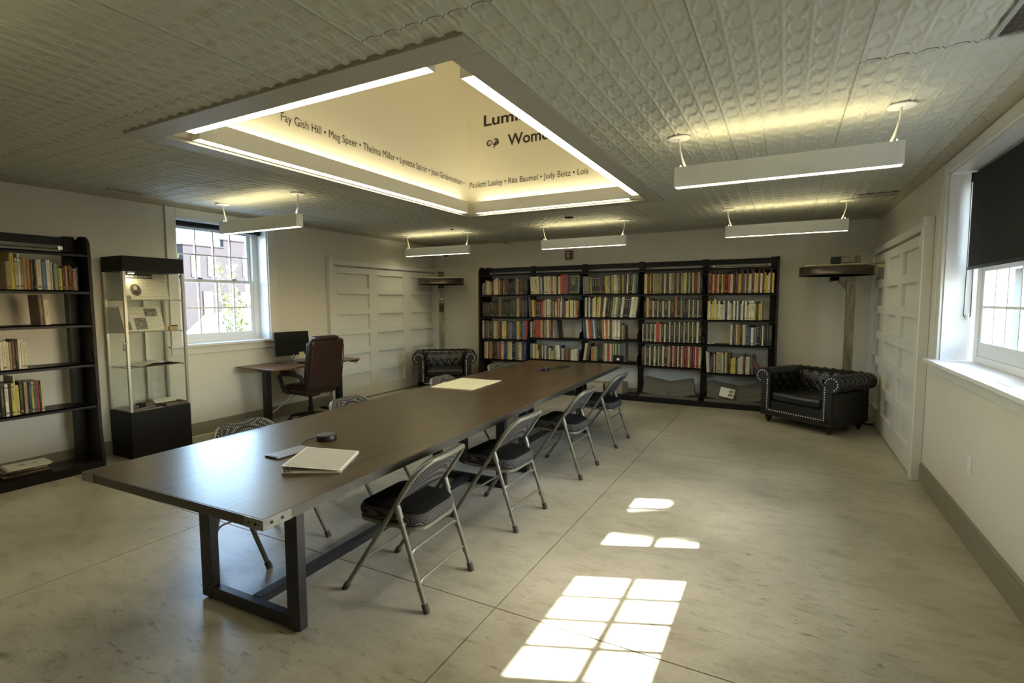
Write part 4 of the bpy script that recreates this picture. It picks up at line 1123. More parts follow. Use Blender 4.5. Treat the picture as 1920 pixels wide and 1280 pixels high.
# ---- other things on the shelves
yb0 = YB-0.006
def slant_box(name, label, cx, z0, w_, h_, th, tiltx, roll, yfront, mtl, grp):
    """flat archive box leaning back in the base of a bay"""
    t = thing(name, label, 'box', (cx, yfront, z0), 0, grp)
    Mx = Matrix.Rotation(math.radians(roll), 4, 'Y') @ Matrix.Rotation(math.radians(tiltx), 4, 'X')
    MB().cbox(-w_/2, w_/2, 0, th, 0, h_, 0.004, M=Mx).build('body', mtl, t)
    MB().cbox(-w_/2-0.004, w_/2+0.004, -0.006, th*0.5, h_*0.30, h_+0.005, 0.003, M=Mx).build('lid', mtl, t)
    return t
for b, xs in ((3, BX+3*PITCH), (4, BX+4*PITCH)):
    nm = 'fourth' if b == 3 else 'rightmost'
    # wide tray lying on the base
    t = thing('archive_tray', 'wide grey board tray on the base of the %s bookshelf bay' % nm, 'tray', (xs+0.5, yb0-0.335, 0.086), 0, 'grey trays under the bookshelves')
    mb = MB(); mb.box(-0.44, 0.44, 0.0, 0.27, 0, 0.006); mb.box(-0.44, 0.44, -0.004, 0.0, 0, 0.045); mb.box(-0.44, 0.44, 0.27, 0.274, 0, 0.045); mb.box(-0.444, -0.44, 0, 0.27, 0, 0.045); mb.box(0.44, 0.444, 0, 0.27, 0, 0.045)
    mb.build('tray', M['kraft'], t)
    slant_box('archive_box', 'grey archive box tipped left in the base of the %s bookshelf bay' % nm, xs+0.285, 0.125, 0.40, 0.285, 0.07, -32, 10, yb0-0.318, M['kraft'], 'grey archive boxes tipped under the bookshelves')
    slant_box('archive_box', 'grey archive box tipped right in the base of the %s bookshelf bay' % nm, xs+0.705, 0.125, 0.40, 0.285, 0.07, -32, -12, yb0-0.318, M['kraft'], 'grey archive boxes tipped under the bookshelves')
t = thing('printed_card', 'white printed card with two small pictures leaning on the archive box', 'card', (BX+4*PITCH+0.36, yb0-0.345, 0.175), 0)
Mx = Matrix.Rotation(math.radians(10), 4, 'Y') @ Matrix.Rotation(math.radians(-32), 4, 'X')
MB().box(-0.10, 0.10, 0, 0.003, 0, 0.15, M=Mx).build('card', M['paper'], t)
for zz in (0.025, 0.085):
    MB().box(0.025, 0.085, -0.001, 0.0, zz, zz+0.042, M=Mx).build('picture', M['photo'], t)
# boxes in the base of the middle bay
t = thing('cardboard_box', 'pale flat cardboard box on the base of the middle bookshelf bay', 'box', (BX+2*PITCH+0.27, yb0-0.18, 0.086), 0.05)
MB().cbox(-0.14, 0.14, -0.11, 0.11, 0, 0.15, 0.004).build('body', mat('pale_board', (0.36, 0.32, 0.24), 0.8, var=0.05), t); MB().cbox(-0.145, 0.145, -0.115, 0.115, 0.10, 0.156, 0.003).build('lid', mat('pale_lid', (0.40, 0.36, 0.27), 0.8, var=0.05), t)
for k, (xx, yy, rz_, ww, hh) in enumerate(((0.52, -0.22, 0.25, 0.16, 0.17), (0.70, -0.20, -0.3, 0.15, 0.19))):
    t = thing('cardboard_box', ['brown cardboard box tilted behind the farthest folding chair', 'brown cardboard carton at the right of the middle bay base'][k], 'box', (BX+2*PITCH+xx, yb0+yy, 0.086), rz_)
    MB().cbox(-ww/2, ww/2, -0.09, 0.09, 0, hh, 0.003).build('body', M['kraft2'], t)
    for s in (-1, 1):
        MB().box(-ww/2, ww/2, 0, 0.085, 0, 0.003, M=Matrix.Translation((0, s*0.09, hh)) @ Matrix.Rotation(s*0.9 + (PI if s > 0 else 0), 4, 'X') if False else Matrix.Translation((0, -0.088 if s < 0 else 0.003, hh-0.001))).build('flap', M['kraft2'], t)
t = thing('magazine_file', 'black magazine file box with a white label on the middle bay', 'file box', (xb(1160)-0.0, yb0-SD+0.005, LV[2][0]+0.001), 0)
mb = MB(); mb.box(-0.082, 0.082, 0, 0.004, 0, 0.115); mb.box(-0.082, -0.078, 0, 0.022, 0, 0.115); mb.box(0.078, 0.082, 0, 0.022, 0, 0.115); mb.box(-0.082, 0.082, 0, 0.022, 0, 0.003)
mb.build('box', M['black'], t); MB().box(-0.022, 0.022, -0.0015, 0, 0.03, 0.065).build('label_holder', M['white'], t)
for k, uu in enumerate((1329, 1336)):
    t = thing('paper_scrap', ['small crumpled white paper scrap, left of two on the rightmost bay', 'small crumpled white paper scrap, right of two on the rightmost bay'][k], 'paper', (xb(uu), yb0-SD+0.06, LV[4][1]), 0.4*k)
    random.seed(40+k)
    MB().grid(lambda u, v: ((u-0.5)*0.045 + random.uniform(-.003, .003), (v-0.5)*0.05, max(0.0, 0.004 + 0.014*math.sin(PI*u)*math.sin(PI*v) + random.uniform(-.004, .006))), 6, 6).build('scrap', M['paper'], t)
random.seed(11)
# stack of flat magazines on the base of the left bookshelf
zz = 0.087
cols = ['d', 'm', 'g', 'o', 'k', 'c', 'b', 'w', 'w']
dsc = ['dark brown magazine at the very bottom of', 'maroon magazine second from the bottom of', 'grey magazine third from the bottom of', 'orange magazine in the middle of', 'black magazine in the middle of',
       'cream magazine above the black one in', 'brown magazine near the top of', 'white booklet just under the top of', 'white booklet with bold lettering topping']
for k in range(9):
    th = random.uniform(0.005, 0.011) if k < 7 else 0.008
    cx, cy = (-6.02 + random.uniform(-.015, .015), 1.955 + random.uniform(-.02, .02)) if k < 7 else (-6.045, 1.985 + 0.012*(k-7))
    t = thing('magazine', dsc[k] + ' the flat pile on the left bookshelf', 'magazine', (cx, cy, zz), random.uniform(-0.12, 0.12) if k < 7 else -0.10, 'flat pile of magazines on the left bookshelf')
    MB().cbox(-0.115, 0.115, -0.15, 0.15, 0, th, 0.001).build('cover', mat('mag_%d' % k, PAL[cols[k]][0], 0.4, var=0.1), t)
    MB().box(-0.1155, 0.112, -0.148, 0.148, 0.001, th-0.001).build('pages', M['paper'], t)
    if k == 8:
        MB().box(-0.02, 0.03, -0.07, 0.06, th, th+0.0006).build('title_print', printed('bold_print', (0.70, 0.67, 0.58), (0.03, 0.03, 0.03), 1.2, 0.55), t)
    zz += th + 0.0003
#--OBJECTS3--
# ================================================================== DISPLAY CASE
CX0, CX1, CY0, CY1 = XL+0.012, -5.870, 2.772, 3.372
cs = thing('display_case', 'tall glass display case with black plinth and black top by the left window', 'display case', ((CX0+CX1)/2, (CY0+CY1)/2, 0), 0)
hx, hy = (CX1-CX0)/2, (CY1-CY0)/2
MB().cbox(-hx, hx, -hy, hy, 0, 0.49, 0.003).build('plinth', M['case_black'], cs)
MB().cbox(-hx, hx, -hy, hy, 1.930, 2.085, 0.003).build('top', M['case_black'], cs)
MB().box(-hx+0.02, hx-0.02, -hy+0.02, hy-0.02, 0.49, 0.494).build('deck', mat('case_deck', (0.30, 0.29, 0.25), 0.6, var=0.03), cs)
for sx in (-1, 1):
    for sy in (-1, 1):
        x, y = sx*(hx-0.014), sy*(hy-0.014)
        MB().cbox(x-0.014, x+0.014, y-0.014, y+0.014, 0.49, 1.93, 0.003).build('corner_post', M['alu'], cs)
for (a, b_, c, d) in ((hx-0.016, hx-0.011, -hy+0.028, hy-0.028), (-hx+0.028, hx-0.028, -hy+0.011, -hy+0.016), (-hx+0.028, hx-0.028, hy-0.016, hy-0.011), (-hx+0.011, -hx+0.016, -hy+0.028, hy-0.028)):
    MB().box(a, b_, c, d, 0.492, 1.928).build('glass_panel', M['caseglass'], cs)
MB().box(-hx+0.03, -hx+0.045, 0.06, 0.10, 0.494, 1.93).build('shelf_standard', M['alu'], cs)
CSH = [0.940, 1.305, 1.637]
GS = mat('glass_edge', (0.20, 0.26, 0.22), 0.2, var=0.02)
for z in CSH:
    s_ = MB().box(-hx+0.03, hx-0.03, -hy+0.03, hy-0.03, z, z+0.006).build('glass_shelf', M['caseglass'], cs)
    MB().box(hx-0.031, hx-0.029, -hy+0.03, hy-0.03, z-0.0005, z+0.0065).build('shelf_edge', GS, s_)
    MB().box(-hx+0.03, hx-0.03, -hy+0.029, -hy+0.031, z-0.0005, z+0.0065).build('shelf_edge', GS, s_)
    for sy in (-1, 1):
        MB().cyl((hx-0.035, sy*(hy-0.04), z-0.008), (hx-0.035, sy*(hy-0.04), z), 0.008, 10).build('shelf_pin', M['black'], s_)
lk = MB().cyl((hx-0.008, -hy+0.012, 1.20), (hx-0.008, -hy-0.022, 1.20), 0.010, 12).build('lock', M['chrome'], cs, smooth=True)
kb = MB(); kb.box(hx-0.010, hx-0.006, -hy-0.026, -hy-0.022, 1.150, 1.20); kb.tube([(hx-0.008+0.011*math.cos(2*PI*k/10), -hy-0.024, 1.140+0.011*math.sin(2*PI*k/10)) for k in range(10)], 0.003, 6, closed=True)
kb.build('key', M['iron'], lk)
# small lamp under the top
MB().lathe([(0, 0), (0.030, 0), (0.032, 0.010), (0, 0.010)], (0.10, -0.17, 1.918), 20).build('puck_lamp', M['chrome'], cs, smooth=True)
MB().lathe([(0, 0), (0.024, 0), (0.024, 0.002), (0, 0.002)], (0.10, -0.17, 1.915), 20).build('lamp_lens', emit('case_lamp', (1, 0.84, 0.48), 90.0), cs)
ccx, ccy = (CX0+CX1)/2, (CY0+CY1)/2
def board(label, z, y0, y1, hgt, tilt, xfoot, mk):
    t = thing('exhibit_board', label, 'exhibit board', (xfoot, (y0+y1)/2, z), 0, 'printed boards in the display case')
    Mx = Matrix.Rotation(math.radians(90), 4, 'Z') @ Matrix.Rotation(math.radians(tilt), 4, 'X')   # local x -> +y, local y -> up and back
    o = MB().box(-(y1-y0)/2, (y1-y0)/2, 0, hgt, 0, 0.006).build('board', M['print'], t); o.matrix_local = Mx
    def stick(nm, x0, x1, b0, b1, mtl, zt=0.0068):
        q = MB().box(x0, x1, b0, b1, 0.006, zt).build(nm, mtl, t); q.matrix_local = Mx; return q
    mk(stick, t, Mx); return t
def mk1(stick, t, Mx):
    stick('title_strip', -0.195, 0.085, 0.232, 0.285, M['black'])
    o = lettering('GEORGE JUDISCH', t, Mx @ Matrix.Translation((-0.185, 0.243, 0.0072)), width=0.260, height=0.031, bold=0.02, material='inkw')
    P = [(-0.105+0.052*math.cos(2*PI*k/24), 0.105+0.066*math.sin(2*PI*k/24)) for k in range(24)]
    q = MB().prism(P, 'z', 0.006, 0.0068).build('oval_portrait', mat('portrait_print', (0.05, 0.045, 0.035), 0.5, col2=(0.16, 0.14, 0.10), scale=12), t); q.matrix_local = Mx
    P = [(-0.105+0.018*math.cos(2*PI*k/16), 0.128+0.024*math.sin(2*PI*k/16)) for k in range(16)]
    q = MB().prism(P, 'z', 0.0068, 0.0071).build('portrait_face', mat('portrait_face', (0.40, 0.36, 0.27), 0.5, var=0.1), t); q.matrix_local = Mx
    P = [(-0.140, 0.058), (-0.070, 0.058), (-0.078, 0.090), (-0.105, 0.104), (-0.132, 0.090)]
    q = MB().prism(P, 'z', 0.0068, 0.0070).build('portrait_coat', M['ink'], t); q.matrix_local = Mx
    stick('small_photo', -0.205, -0.165, 0.005, 0.045, M['photo'])
board('printed board with an oval portrait and black title on the top case shelf', CSH[2]+0.0065, 2.845, 3.265, 0.288, 72, -5.975, mk1)
def mk2(stick, t, Mx):
    stick('photograph', 0.03, 0.155, 0.165, 0.255, M['photo']); stick('photograph', -0.085, 0.03, 0.02, 0.150, M['photo']); stick('photograph', -0.185, -0.125, 0.02, 0.11, M['photo'])
board('printed board with three dark photographs on the second case shelf', CSH[1]+0.0065, 2.815, 3.205, 0.275, 68, -5.975, mk2)
t = thing('wooden_block', 'small wooden block with a dark top on the second case shelf', 'block', (-5.92, 3.255, CSH[1]+0.0065), 0.1)
MB().cbox(-0.02, 0.02, -0.045, 0.045, 0, 0.045, 0.003).build('block', mat('block_wood', (0.42, 0.30, 0.12), 0.6, var=0.15), t); MB().cyl((0, -0.02, 0.052), (0, 0.05, 0.052), 0.007, 10).build('dark_rod', M['iron'], t)
# open book with papers on the third shelf
t = thing('open_book', 'open book with cream pages lying on the lowest glass case shelf', 'book', (-6.02, 3.10, CSH[0]+0.0065), PI/2)
for s in (-1, 1):
    MB().grid(lambda u, v: (s*(0.005 + u*0.20), (v-0.5)*0.27, 0.030*math.exp(-((u-0.25)/0.45)**2) * 1.0 + 0.004), 8, 2).build('page_block', M['paper'], t)
    MB().box(min(s*0.003, s*0.215), max(s*0.003, s*0.215), -0.142, 0.142, 0.0, 0.0035).build('cover', mat('old_cover', (0.13, 0.09, 0.04), 0.6, var=0.2), t)
t = thing('loose_papers', 'loose white papers on the lowest glass case shelf, right of the open book', 'papers', (-5.965, 3.285, CSH[0]+0.0065), 0)
for k in range(2):
    MB().grid(lambda u, v: ((u-0.5)*0.11, (v-0.5)*0.10, 0.003+k*0.004+0.010*u*u), 4, 4).build('sheet', M['paper'], t)
# deck: hand tools, tray and card
t = thing('wooden_tool', 'dark wooden hand tool with a long handle on the case deck', 'tool', (-6.02, 2.93, 0.494), 0.35)
mb = MB(); mb.tube([(-0.0, -0.13, 0.030), (0, 0.0, 0.028), (0, 0.12, 0.026)], [0.012, 0.017, 0.012], 10); mb.build('handle', M['bark'], t, smooth=True)
MB().cbox(-0.035, 0.035, -0.02, 0.05, 0.0, 0.055, 0.006).build('head', M['iron'], t)
t = thing('wooden_stake', 'second dark rod lying in front of the tool on the case deck', 'rod', (-5.935, 2.95, 0.494), 0.15)
MB().tube([(0, -0.14, 0.012), (0, 0.14, 0.012)], [0.010, 0.012], 10).build('rod', M['bark'], t, smooth=True)
MB().box(-0.013, 0.013, 0.10, 0.14, 0.001, 0.024).build('ferrule', M['iron'], t)
t = thing('specimen_tray', 'dark shallow tray at the right of the case deck', 'tray', (-5.985, 3.215, 0.494), 0.05)
mb = MB(); mb.box(-0.10, 0.10, -0.10, 0.12, 0, 0.008); mb.box(-0.10, 0.10, -0.10, -0.092, 0, 0.032); mb.box(-0.10, 0.10, 0.112, 0.12, 0, 0.032); mb.box(-0.10, -0.092, -0.10, 0.12, 0, 0.032); mb.box(0.092, 0.10, -0.10, 0.12, 0, 0.032)
mb.build('tray', M['bark'], t)
t = thing('caption_card', 'pale caption card propped on the dark tray in the case', 'card', (-5.955, 3.165, 0.530), 0.0)
o = MB().box(-0.11, 0.11, 0, 0.07, 0, 0.003).build('card', printed('caption_print', (0.62, 0.62, 0.48), (0.35, 0.34, 0.26), 4), t); o.matrix_local = Matrix.Rotation(PI/2, 4, 'Z') @ Matrix.Rotation(0.55, 4, 'X')
MB().box(-0.05, -0.045, -0.03, 0.03, 0.0, 0.03).build('card_prop', M['paper'], t)

# ================================================================== DESK, MONITOR, OFFICE CHAIR
DZ = 0.786
dk = thing('standing_desk', 'brown wooden standing desk with black legs below the left window', 'desk', (-5.885, 4.925, 0), 0)
P = []
for (cx, cy, a0) in ((0.365-0.05, 0.745-0.05, 0), (-0.36+0.01, 0.745-0.01, PI/2), (-0.36+0.01, -0.745+0.01, PI), (0.365-0.05, -0.745+0.05, 1.5*PI)):
    r_ = 0.05 if cx > 0 else 0.01
    for k in range(5): P.append((cx + r_*math.cos(a0+PI/2*k/4), cy + r_*math.sin(a0+PI/2*k/4)))
MB().prism(P, 'z', DZ-0.022, DZ).build('desktop', M['desk_wood'], dk, bevel=0.003)
for sy in (-1, 1):
    y = sy*0.60
    MB().cbox(-0.005, 0.085, y-0.035, y+0.035, 0.03, DZ-0.05, 0.004).build('leg', M['black'], dk)
    ft = MB().cbox(-0.32, 0.34, y-0.035, y+0.035, 0.006, 0.032, 0.004).build('foot_bar', M['black'], dk)
    for xx in (-0.29, 0.31): MB().cyl((xx, y, 0), (xx, y, 0.008), 0.02, 12).build('glide', M['rubber'], ft)
    MB().prism([(-0.30, DZ-0.023), (0.30, DZ-0.023), (0.12, DZ-0.062), (-0.05, DZ-0.062)], 'y', y-0.03, y+0.03).build('arm_bracket', M['black'], dk)
MB().cbox(0.0, 0.06, -0.565, 0.565, DZ-0.062, DZ-0.024, 0.003).build('crossbeam', M['black'], dk)
MB().cbox(0.27, 0.35, 0.60, 0.70, DZ-0.045, DZ-0.023, 0.003).build('control_box', M['black'], dk)
for yy in (-0.40, 0.68):
    MB().tube([(0.30, yy, DZ-0.03), (0.30, yy, DZ-0.065), (0.315, yy, DZ-0.075), (0.33, yy, DZ-0.065)], 0.005, 6).build('hook', M['black'], dk, smooth=True)
MB().box(0.2, 0.26, -0.46, -0.36, DZ-0.04, DZ-0.023).build('cable_clip', M['black'], dk)
mn = thing('computer_monitor', 'black flat computer monitor with a yellow note on the desk', 'monitor', (-5.985, 4.86, DZ), math.radians(-4))
Mm = Matrix.Rotation(math.radians(-5), 4, 'Y')
MB().cbox(-0.018, 0.014, -0.265, 0.265, 0.098, 0.425, 0.004, M=Mm).build('bezel', M['black'], mn)
MB().box(0.0145, 0.0155, -0.258, 0.258, 0.122, 0.418, M=Mm).build('screen', M['screen'], mn)
lg = MB().lathe([(0, 0), (0.009, 0), (0.009, 0.001), (0, 0.001)], (0, 0, 0), 16).build('brand_mark', M['alu'], mn); lg.matrix_local = Mm @ Matrix.Translation((0.0145, 0, 0.110)) @ Matrix.Rotation(PI/2, 4, 'Y')
MB().box(0.0146, 0.0156, 0.085, 0.165, 0.060, 0.135, M=Mm).build('sticky_note', M['ypaper'], mn)
mb = MB(); mb.tube([(-0.02, 0, 0.20), (-0.075, 0, 0.10), (-0.09, 0, 0.012)], 0.014, 10); mb.build('neck', M['alu'], mn, smooth=True)
mb = MB()
mb.tube([(-0.09, 0, 0.010), (0.12, -0.17, 0.006)], 0.006, 8); mb.tube([(-0.09, 0, 0.010), (0.12, 0.17, 0.006)], 0.006, 8); mb.tube([(0.12, -0.17, 0.006), (0.10, -0.06, 0.006)], 0.005, 8)
mb.build('foot', M['alu'], mn, smooth=True)
MB().tube([(-0.02, 0.1, 0.16), (-0.03, 0.0, 0.04), (0.03, -0.09, 0.008), (0.06, -0.2, 0.008), (0.0, -0.26, 0.008), (-0.06, -0.22, 0.02)], 0.0035, 6).build('cable', M['black'], mn, smooth=True)
kb_ = thing('keyboard', 'thin dark keyboard lying on the desk in front of the monitor', 'keyboard', (-5.79, 4.99, DZ), 0.03)
MB().cbox(-0.065, 0.065, -0.19, 0.19, 0, 0.014, 0.003).build('body', M['black'], kb_)
kk = MB()
for r_ in range(5):
    for c_ in range(14): kk.box(-0.055+r_*0.022, -0.037+r_*0.022, -0.178+c_*0.0256, -0.157+c_*0.0256, 0.014, 0.018)
tag(kk.build('keys', M['black'], kb_), kind='stuff')
# trailing cords
co = thing('power_cord', 'thin white cord hanging from the desk to the floor by the wall', 'cord', (-6.20, 4.45, 0), 0)
MB().tube([(0.46, 0.35, 0.74), (0.44, 0.28, 0.60), (0.40, 0.26, 0.45), (0.36, 0.20, 0.32), (0.22, 0.06, 0.16), (0.08, -0.02, 0.05), (0.0, -0.15, 0.006), (-0.01, -0.5, 0.005), (-0.03, -0.9, 0.006), (-0.05, -1.05, 0.03)], 0.005, 8).build('cord', M['cord'], co, smooth=True)

oc = thing('office_chair', 'brown leather executive office chair seen from behind at the desk', 'office chair', (-5.62, 4.81, 0), math.radians(178))   # local +x = front
def rbox(mb_name, fn, nu, nv, mtl, parent): return None
def pillow(w_, h_, t_, n=10, pw=3.0):
    """soft slab: x = thickness, y width, z height"""
    mb = MB()
    def prof_(u): return max(0.0, 1-abs(2*u-1)**pw)**(1/pw*1.0)
    for s in (1, -1):
        mb.grid(lambda u, v: (s*t_/2*(prof_(u)*prof_(v))**0.6, (u-0.5)*w_, (v-0.5)*h_), n, n)
    return mb
# back: thick padded slab with rounded corners plus a raised border seam
Mb = Matrix.Translation((-0.30, 0, 0.805)) @ Matrix.Rotation(math.radians(-9), 4, 'Y')
o = MB().cbox(-0.045, 0.035, -0.275, 0.275, -0.345, 0.335, 0.03).build('backrest', M['leather_b'], oc, bevel=0.018, bseg=3, smooth=True); o.matrix_local = Mb
bk = o
o = MB().cbox(0.030, 0.085, -0.255, 0.255, -0.30, 0.30, 0.02).build('back_cushion', M['leather_b'], oc, bevel=0.02, bseg=3, smooth=True); o.matrix_local = Mb
o = MB().cbox(-0.03, 0.075, -0.185, 0.185, 0.315, 0.372, 0.015).build('headrest_roll', M['leather_b'], oc, bevel=0.015, bseg=3, smooth=True); o.matrix_local = Mb
seam = []
for k in range(40):
    a = 2*PI*k/40; c, s = math.cos(a), math.sin(a)
    e = 5.0
    seam.append((-0.047, 0.262*math.copysign(abs(c)**(2/e), c), -0.005 + 0.327*math.copysign(abs(s)**(2/e), s)))
MB().tube(seam, 0.006, 6, closed=True).build('seam', M['leather_b'], bk, smooth=True)
MB().cbox(-0.24, 0.27, -0.26, 0.26, 0.40, 0.50, 0.03).build('seat', M['leather_b'], oc, bevel=0.02, bseg=3, smooth=True)
MB().cbox(-0.20, 0.24, -0.235, 0.235, 0.485, 0.525, 0.018).build('seat_cushion', M['leather_b'], oc, bevel=0.012, bseg=2, smooth=True)
for s in (-1, 1):
    ar = MB().tube([(-0.23, s*0.285, 0.58), (-0.20, s*0.30, 0.66), (-0.05, s*0.305, 0.685), (0.16, s*0.305, 0.68), (0.215, s*0.30, 0.64), (0.17, s*0.295, 0.50), (0.08, s*0.27, 0.42)], [0.024, 0.026, 0.028, 0.03, 0.028, 0.024, 0.022], 10).build('armrest', M['black'], oc, smooth=True)
    MB().cbox(-0.09, 0.18, s*0.305-0.033, s*0.305+0.033, 0.69, 0.722, 0.012).build('arm_pad', M['leather_b'], ar, smooth=True)
MB().cbox(-0.10, 0.10, -0.09, 0.09, 0.36, 0.40, 0.01).build('tilt_mechanism', M['black'], oc)
MB().tube([(0.02, -0.08, 0.375), (0.02, -0.27, 0.37), (0.02, -0.29, 0.34)], 0.007, 8).build('lever', M['black'], oc, smooth=True)
MB().tube([(0, 0, 0.09), (0, 0, 0.22), (0, 0, 0.225), (0, 0, 0.37)], [0.034, 0.034, 0.025, 0.025], 16).build('gas_column', M['black'], oc, smooth=True)
for k in range(5):
    a = 2*PI*k/5 + 0.45
    dx, dy = math.cos(a), math.sin(a)
    sp = MB().tube([(0.02*dx, 0.02*dy, 0.115), (0.15*dx, 0.15*dy, 0.105), (0.29*dx, 0.29*dy, 0.075)], [0.03, 0.025, 0.018], 8).build('base_spoke', M['black'], oc, smooth=True)
    MB().cyl((0.29*dx-0.022*dy, 0.29*dy+0.022*dx, 0.027), (0.29*dx+0.022*dy, 0.29*dy-0.022*dx, 0.027), 0.027, 14).build('caster', M['black'], sp, smooth=True)
#--OBJECTS4--
# ================================================================== CHESTERFIELD ARMCHAIRS
def armchair():
    t = thing('leather_armchair', '-', 'armchair', (0, 0, 0), 0, 'black tufted leather armchairs')
    LK, LF = M['leather_k'], M['leather_fr']
    D0, D1 = -0.375, 0.375            # front, back
    SC, SR, SZ_ = 0.465, 0.100, 0.615   # scroll centre x, radius, height
    def armprof(grow=0.0):
        """closed outline of an arm in x,z (right arm)"""
        P = [(0.345, 0.135), (0.345, SZ_-0.02)]
        for k in range(13):
            a = PI*0.96 - (PI*1.50)*k/12
            P.append((SC + (SR+grow)*math.cos(a), SZ_ + (SR+grow)*math.sin(a)))
        P += [(0.470, SZ_-0.115), (0.470, 0.135)]
        return P
    for s in (-1, 1):
        poly = [(s*x, z) for x, z in armprof()]
        am = MB().prism(poly, 'y', D0+0.02, D1).build('arm', LK, t, smooth=True)
        # front facing board with its scroll
        fr = MB().prism([(s*x, z) for x, z in armprof(0.004)], 'y', D0-0.008, D0+0.022).build('arm_front', LF, t, bevel=0.004)
        # tufting ridges across the rolled arm
        for k in range(7):
            yy = D0 + 0.10 + k*0.095
            MB().tube([(s*(SC + (SR+0.002)*math.cos(a)), yy + 0.02*math.sin(3*a), SZ_ + (SR+0.002)*math.sin(a)) for a in [PI*0.95 - PI*1.2*q/10 for q in range(11)]], 0.008, 6).build('pleat', LK, am, smooth=True)
    # tufted inner back
    x0, x1, z0, z1 = -0.345, 0.345, 0.40, 0.675
    def tuft_fn(u, v):
        x = x0 + (x1-x0)*u; z = z0 + (z1-z0)*v
        # diamond lattice
        px, pz = 0.138, 0.150
        best = 9
        for r_ in range(-1, 4):
            zz = 0.652 - r_*pz/2
            for c_ in range(-4, 5):
                xx = c_*px + (px/2 if r_ % 2 == 0 else 0)
                best = min(best, math.hypot(x-xx, z-zz))
        a = (x/px + (z-0.652)/pz*1.0) ; b2 = (x/px - (z-0.652)/pz*1.0)
        ridge = min(abs((a+0.5) % 1.0 - 0.5), abs((b2+0.5) % 1.0 - 0.5))
        puff = 0.046*min(1, best/0.062)**0.7 * (0.55 + 0.45*min(1, ridge/0.18))
        return (x, 0.225 - puff + 0.05*v*v, z)
    bk_ = MB().grid(tuft_fn, 56, 26).build('tufted_back', LK, t, smooth='all')
    nbt = 0
    for r_ in range(0, 4):
        zz = 0.652 - r_*0.075
        for c_ in range(-2, 3):
            xx = c_*0.138 + (0.069 if r_ % 2 == 0 else 0)
            if abs(xx) > 0.30 or zz < 0.42: continue
            v_ = (zz-z0)/(z1-z0)
            MB().lathe([(0.014, 0), (0.011, 0.006), (0, 0.008)], (xx, 0.222+0.05*v_*v_, zz), 10, M=Matrix.Rotation(PI/2, 3, 'X')).build('button', LK, bk_, smooth=True)
    # body of the back with rolled top
    P = [(0.215, 0.135), (0.215, 0.60)]
    for k in range(11):
        a = PI*0.93 - PI*1.35*k/10
        P.append((0.335 + 0.090*math.cos(a), 0.628 + 0.090*math.sin(a)))
    P += [(0.375, 0.52), (0.375, 0.135)]
    MB().prism(P, 'x', -0.47, 0.47).build('back', LK, t, smooth=True)
    for k in range(8):
        xx = -0.40 + k*0.114
        MB().tube([(xx + 0.02*math.sin(3*a), 0.335 + 0.092*math.cos(a), 0.628 + 0.092*math.sin(a)) for a in [PI*0.92 - PI*1.1*q/10 for q in range(11)]], 0.008, 6).build('back_pleat', LK, t, smooth=True)
    # inner arms, tufted
    for s in (-1, 1):
        MB().grid(lambda u, v: (s*(0.345 - 0.022*abs(math.sin(PI*(3.5*u + 1.5*v)))*abs(math.sin(PI*(3.5*u - 1.5*v)))**0.5), D0+0.03 + u*0.56, 0.40 + 0.26*v), 40, 16).build('tufted_arm', LK, t, smooth='all')
    MB().cbox(-0.345, 0.345, D0+0.015, 0.22, 0.135, 0.300, 0.01).build('seat_box', LK, t)
    MB().cbox(-0.335, 0.335, D0-0.005, 0.20, 0.300, 0.425, 0.03).build('seat_cushion', LK, t, bevel=0.02, bseg=3, smooth=True)
    MB().cbox(-0.475, 0.475, D0-0.008, D0+0.022, 0.100, 0.205, 0.004).build('front_rail', LF, t)
    for s in (-1, 1):
        MB().box(min(s*0.470, s*0.474), max(s*0.470, s*0.474), D0, D1, 0.10, 0.14).build('side_rail', LF, t)
    MB().box(-0.47, 0.47, D0+0.02, D1, 0.10, 0.136).build('base_frame', M['black'], t)
    # nailheads
    nm = MB(); path = []
    yy = D0-0.010
    def dotrow(p, q, n_):
        for k in range(n_): path.append((p[0]+(q[0]-p[0])*k/n_, p[1]+(q[1]-p[1])*k/n_))
    dotrow((-0.380, 0.175), (0.380, 0.175), 24)
    for s in (-1, 1):
        dotrow((s*0.380, 0.175), (s*0.380, 0.60), 15)
        for k in range(10):
            a = PI*0.93 - PI*1.28*k/9
            path.append((s*(SC-0.008 + 0.073*math.cos(a)), SZ_ + 0.003 + 0.073*math.sin(a)))
    for (x, z) in path:
        nm.lathe([(0.0088, 0), (0.0068, 0.0045), (0, 0.006)], (x, yy+0.003, z), 8, M=Matrix.Rotation(PI/2, 3, 'X'))
    tag(nm.build('nailhead_trim', M['nail'], t, smooth=True), 'row of bright nailheads', kind='stuff')
    # bun feet
    for sx in (-1, 1):
        for y in (-0.3025, 0.3025):
            MB().lathe([(0, 0), (0.016, 0), (0.020, 0.012), (0.018, 0.020), (0.036, 0.040), (0.042, 0.060), (0.036, 0.080), (0.022, 0.090), (0.030, 0.101), (0, 0.101)], (sx*0.4035, y, 0), 18).build('foot', M['brown_panel'], t, smooth=True)
    return t
ac = armchair()
ac['label'] = 'black tufted leather armchair with bright nailheads by the right wall door'
ac.location = (0.355, 7.645, 0); ac.rotation_euler = (0, 0, math.radians(-34.9))
ac2 = copy_tree(ac); ac2['label'] = 'black tufted leather armchair with bright nailheads in the back left corner'
ac2.location = (-5.505, 7.765, 0); ac2.rotation_euler = (0, 0, math.radians(35.0))

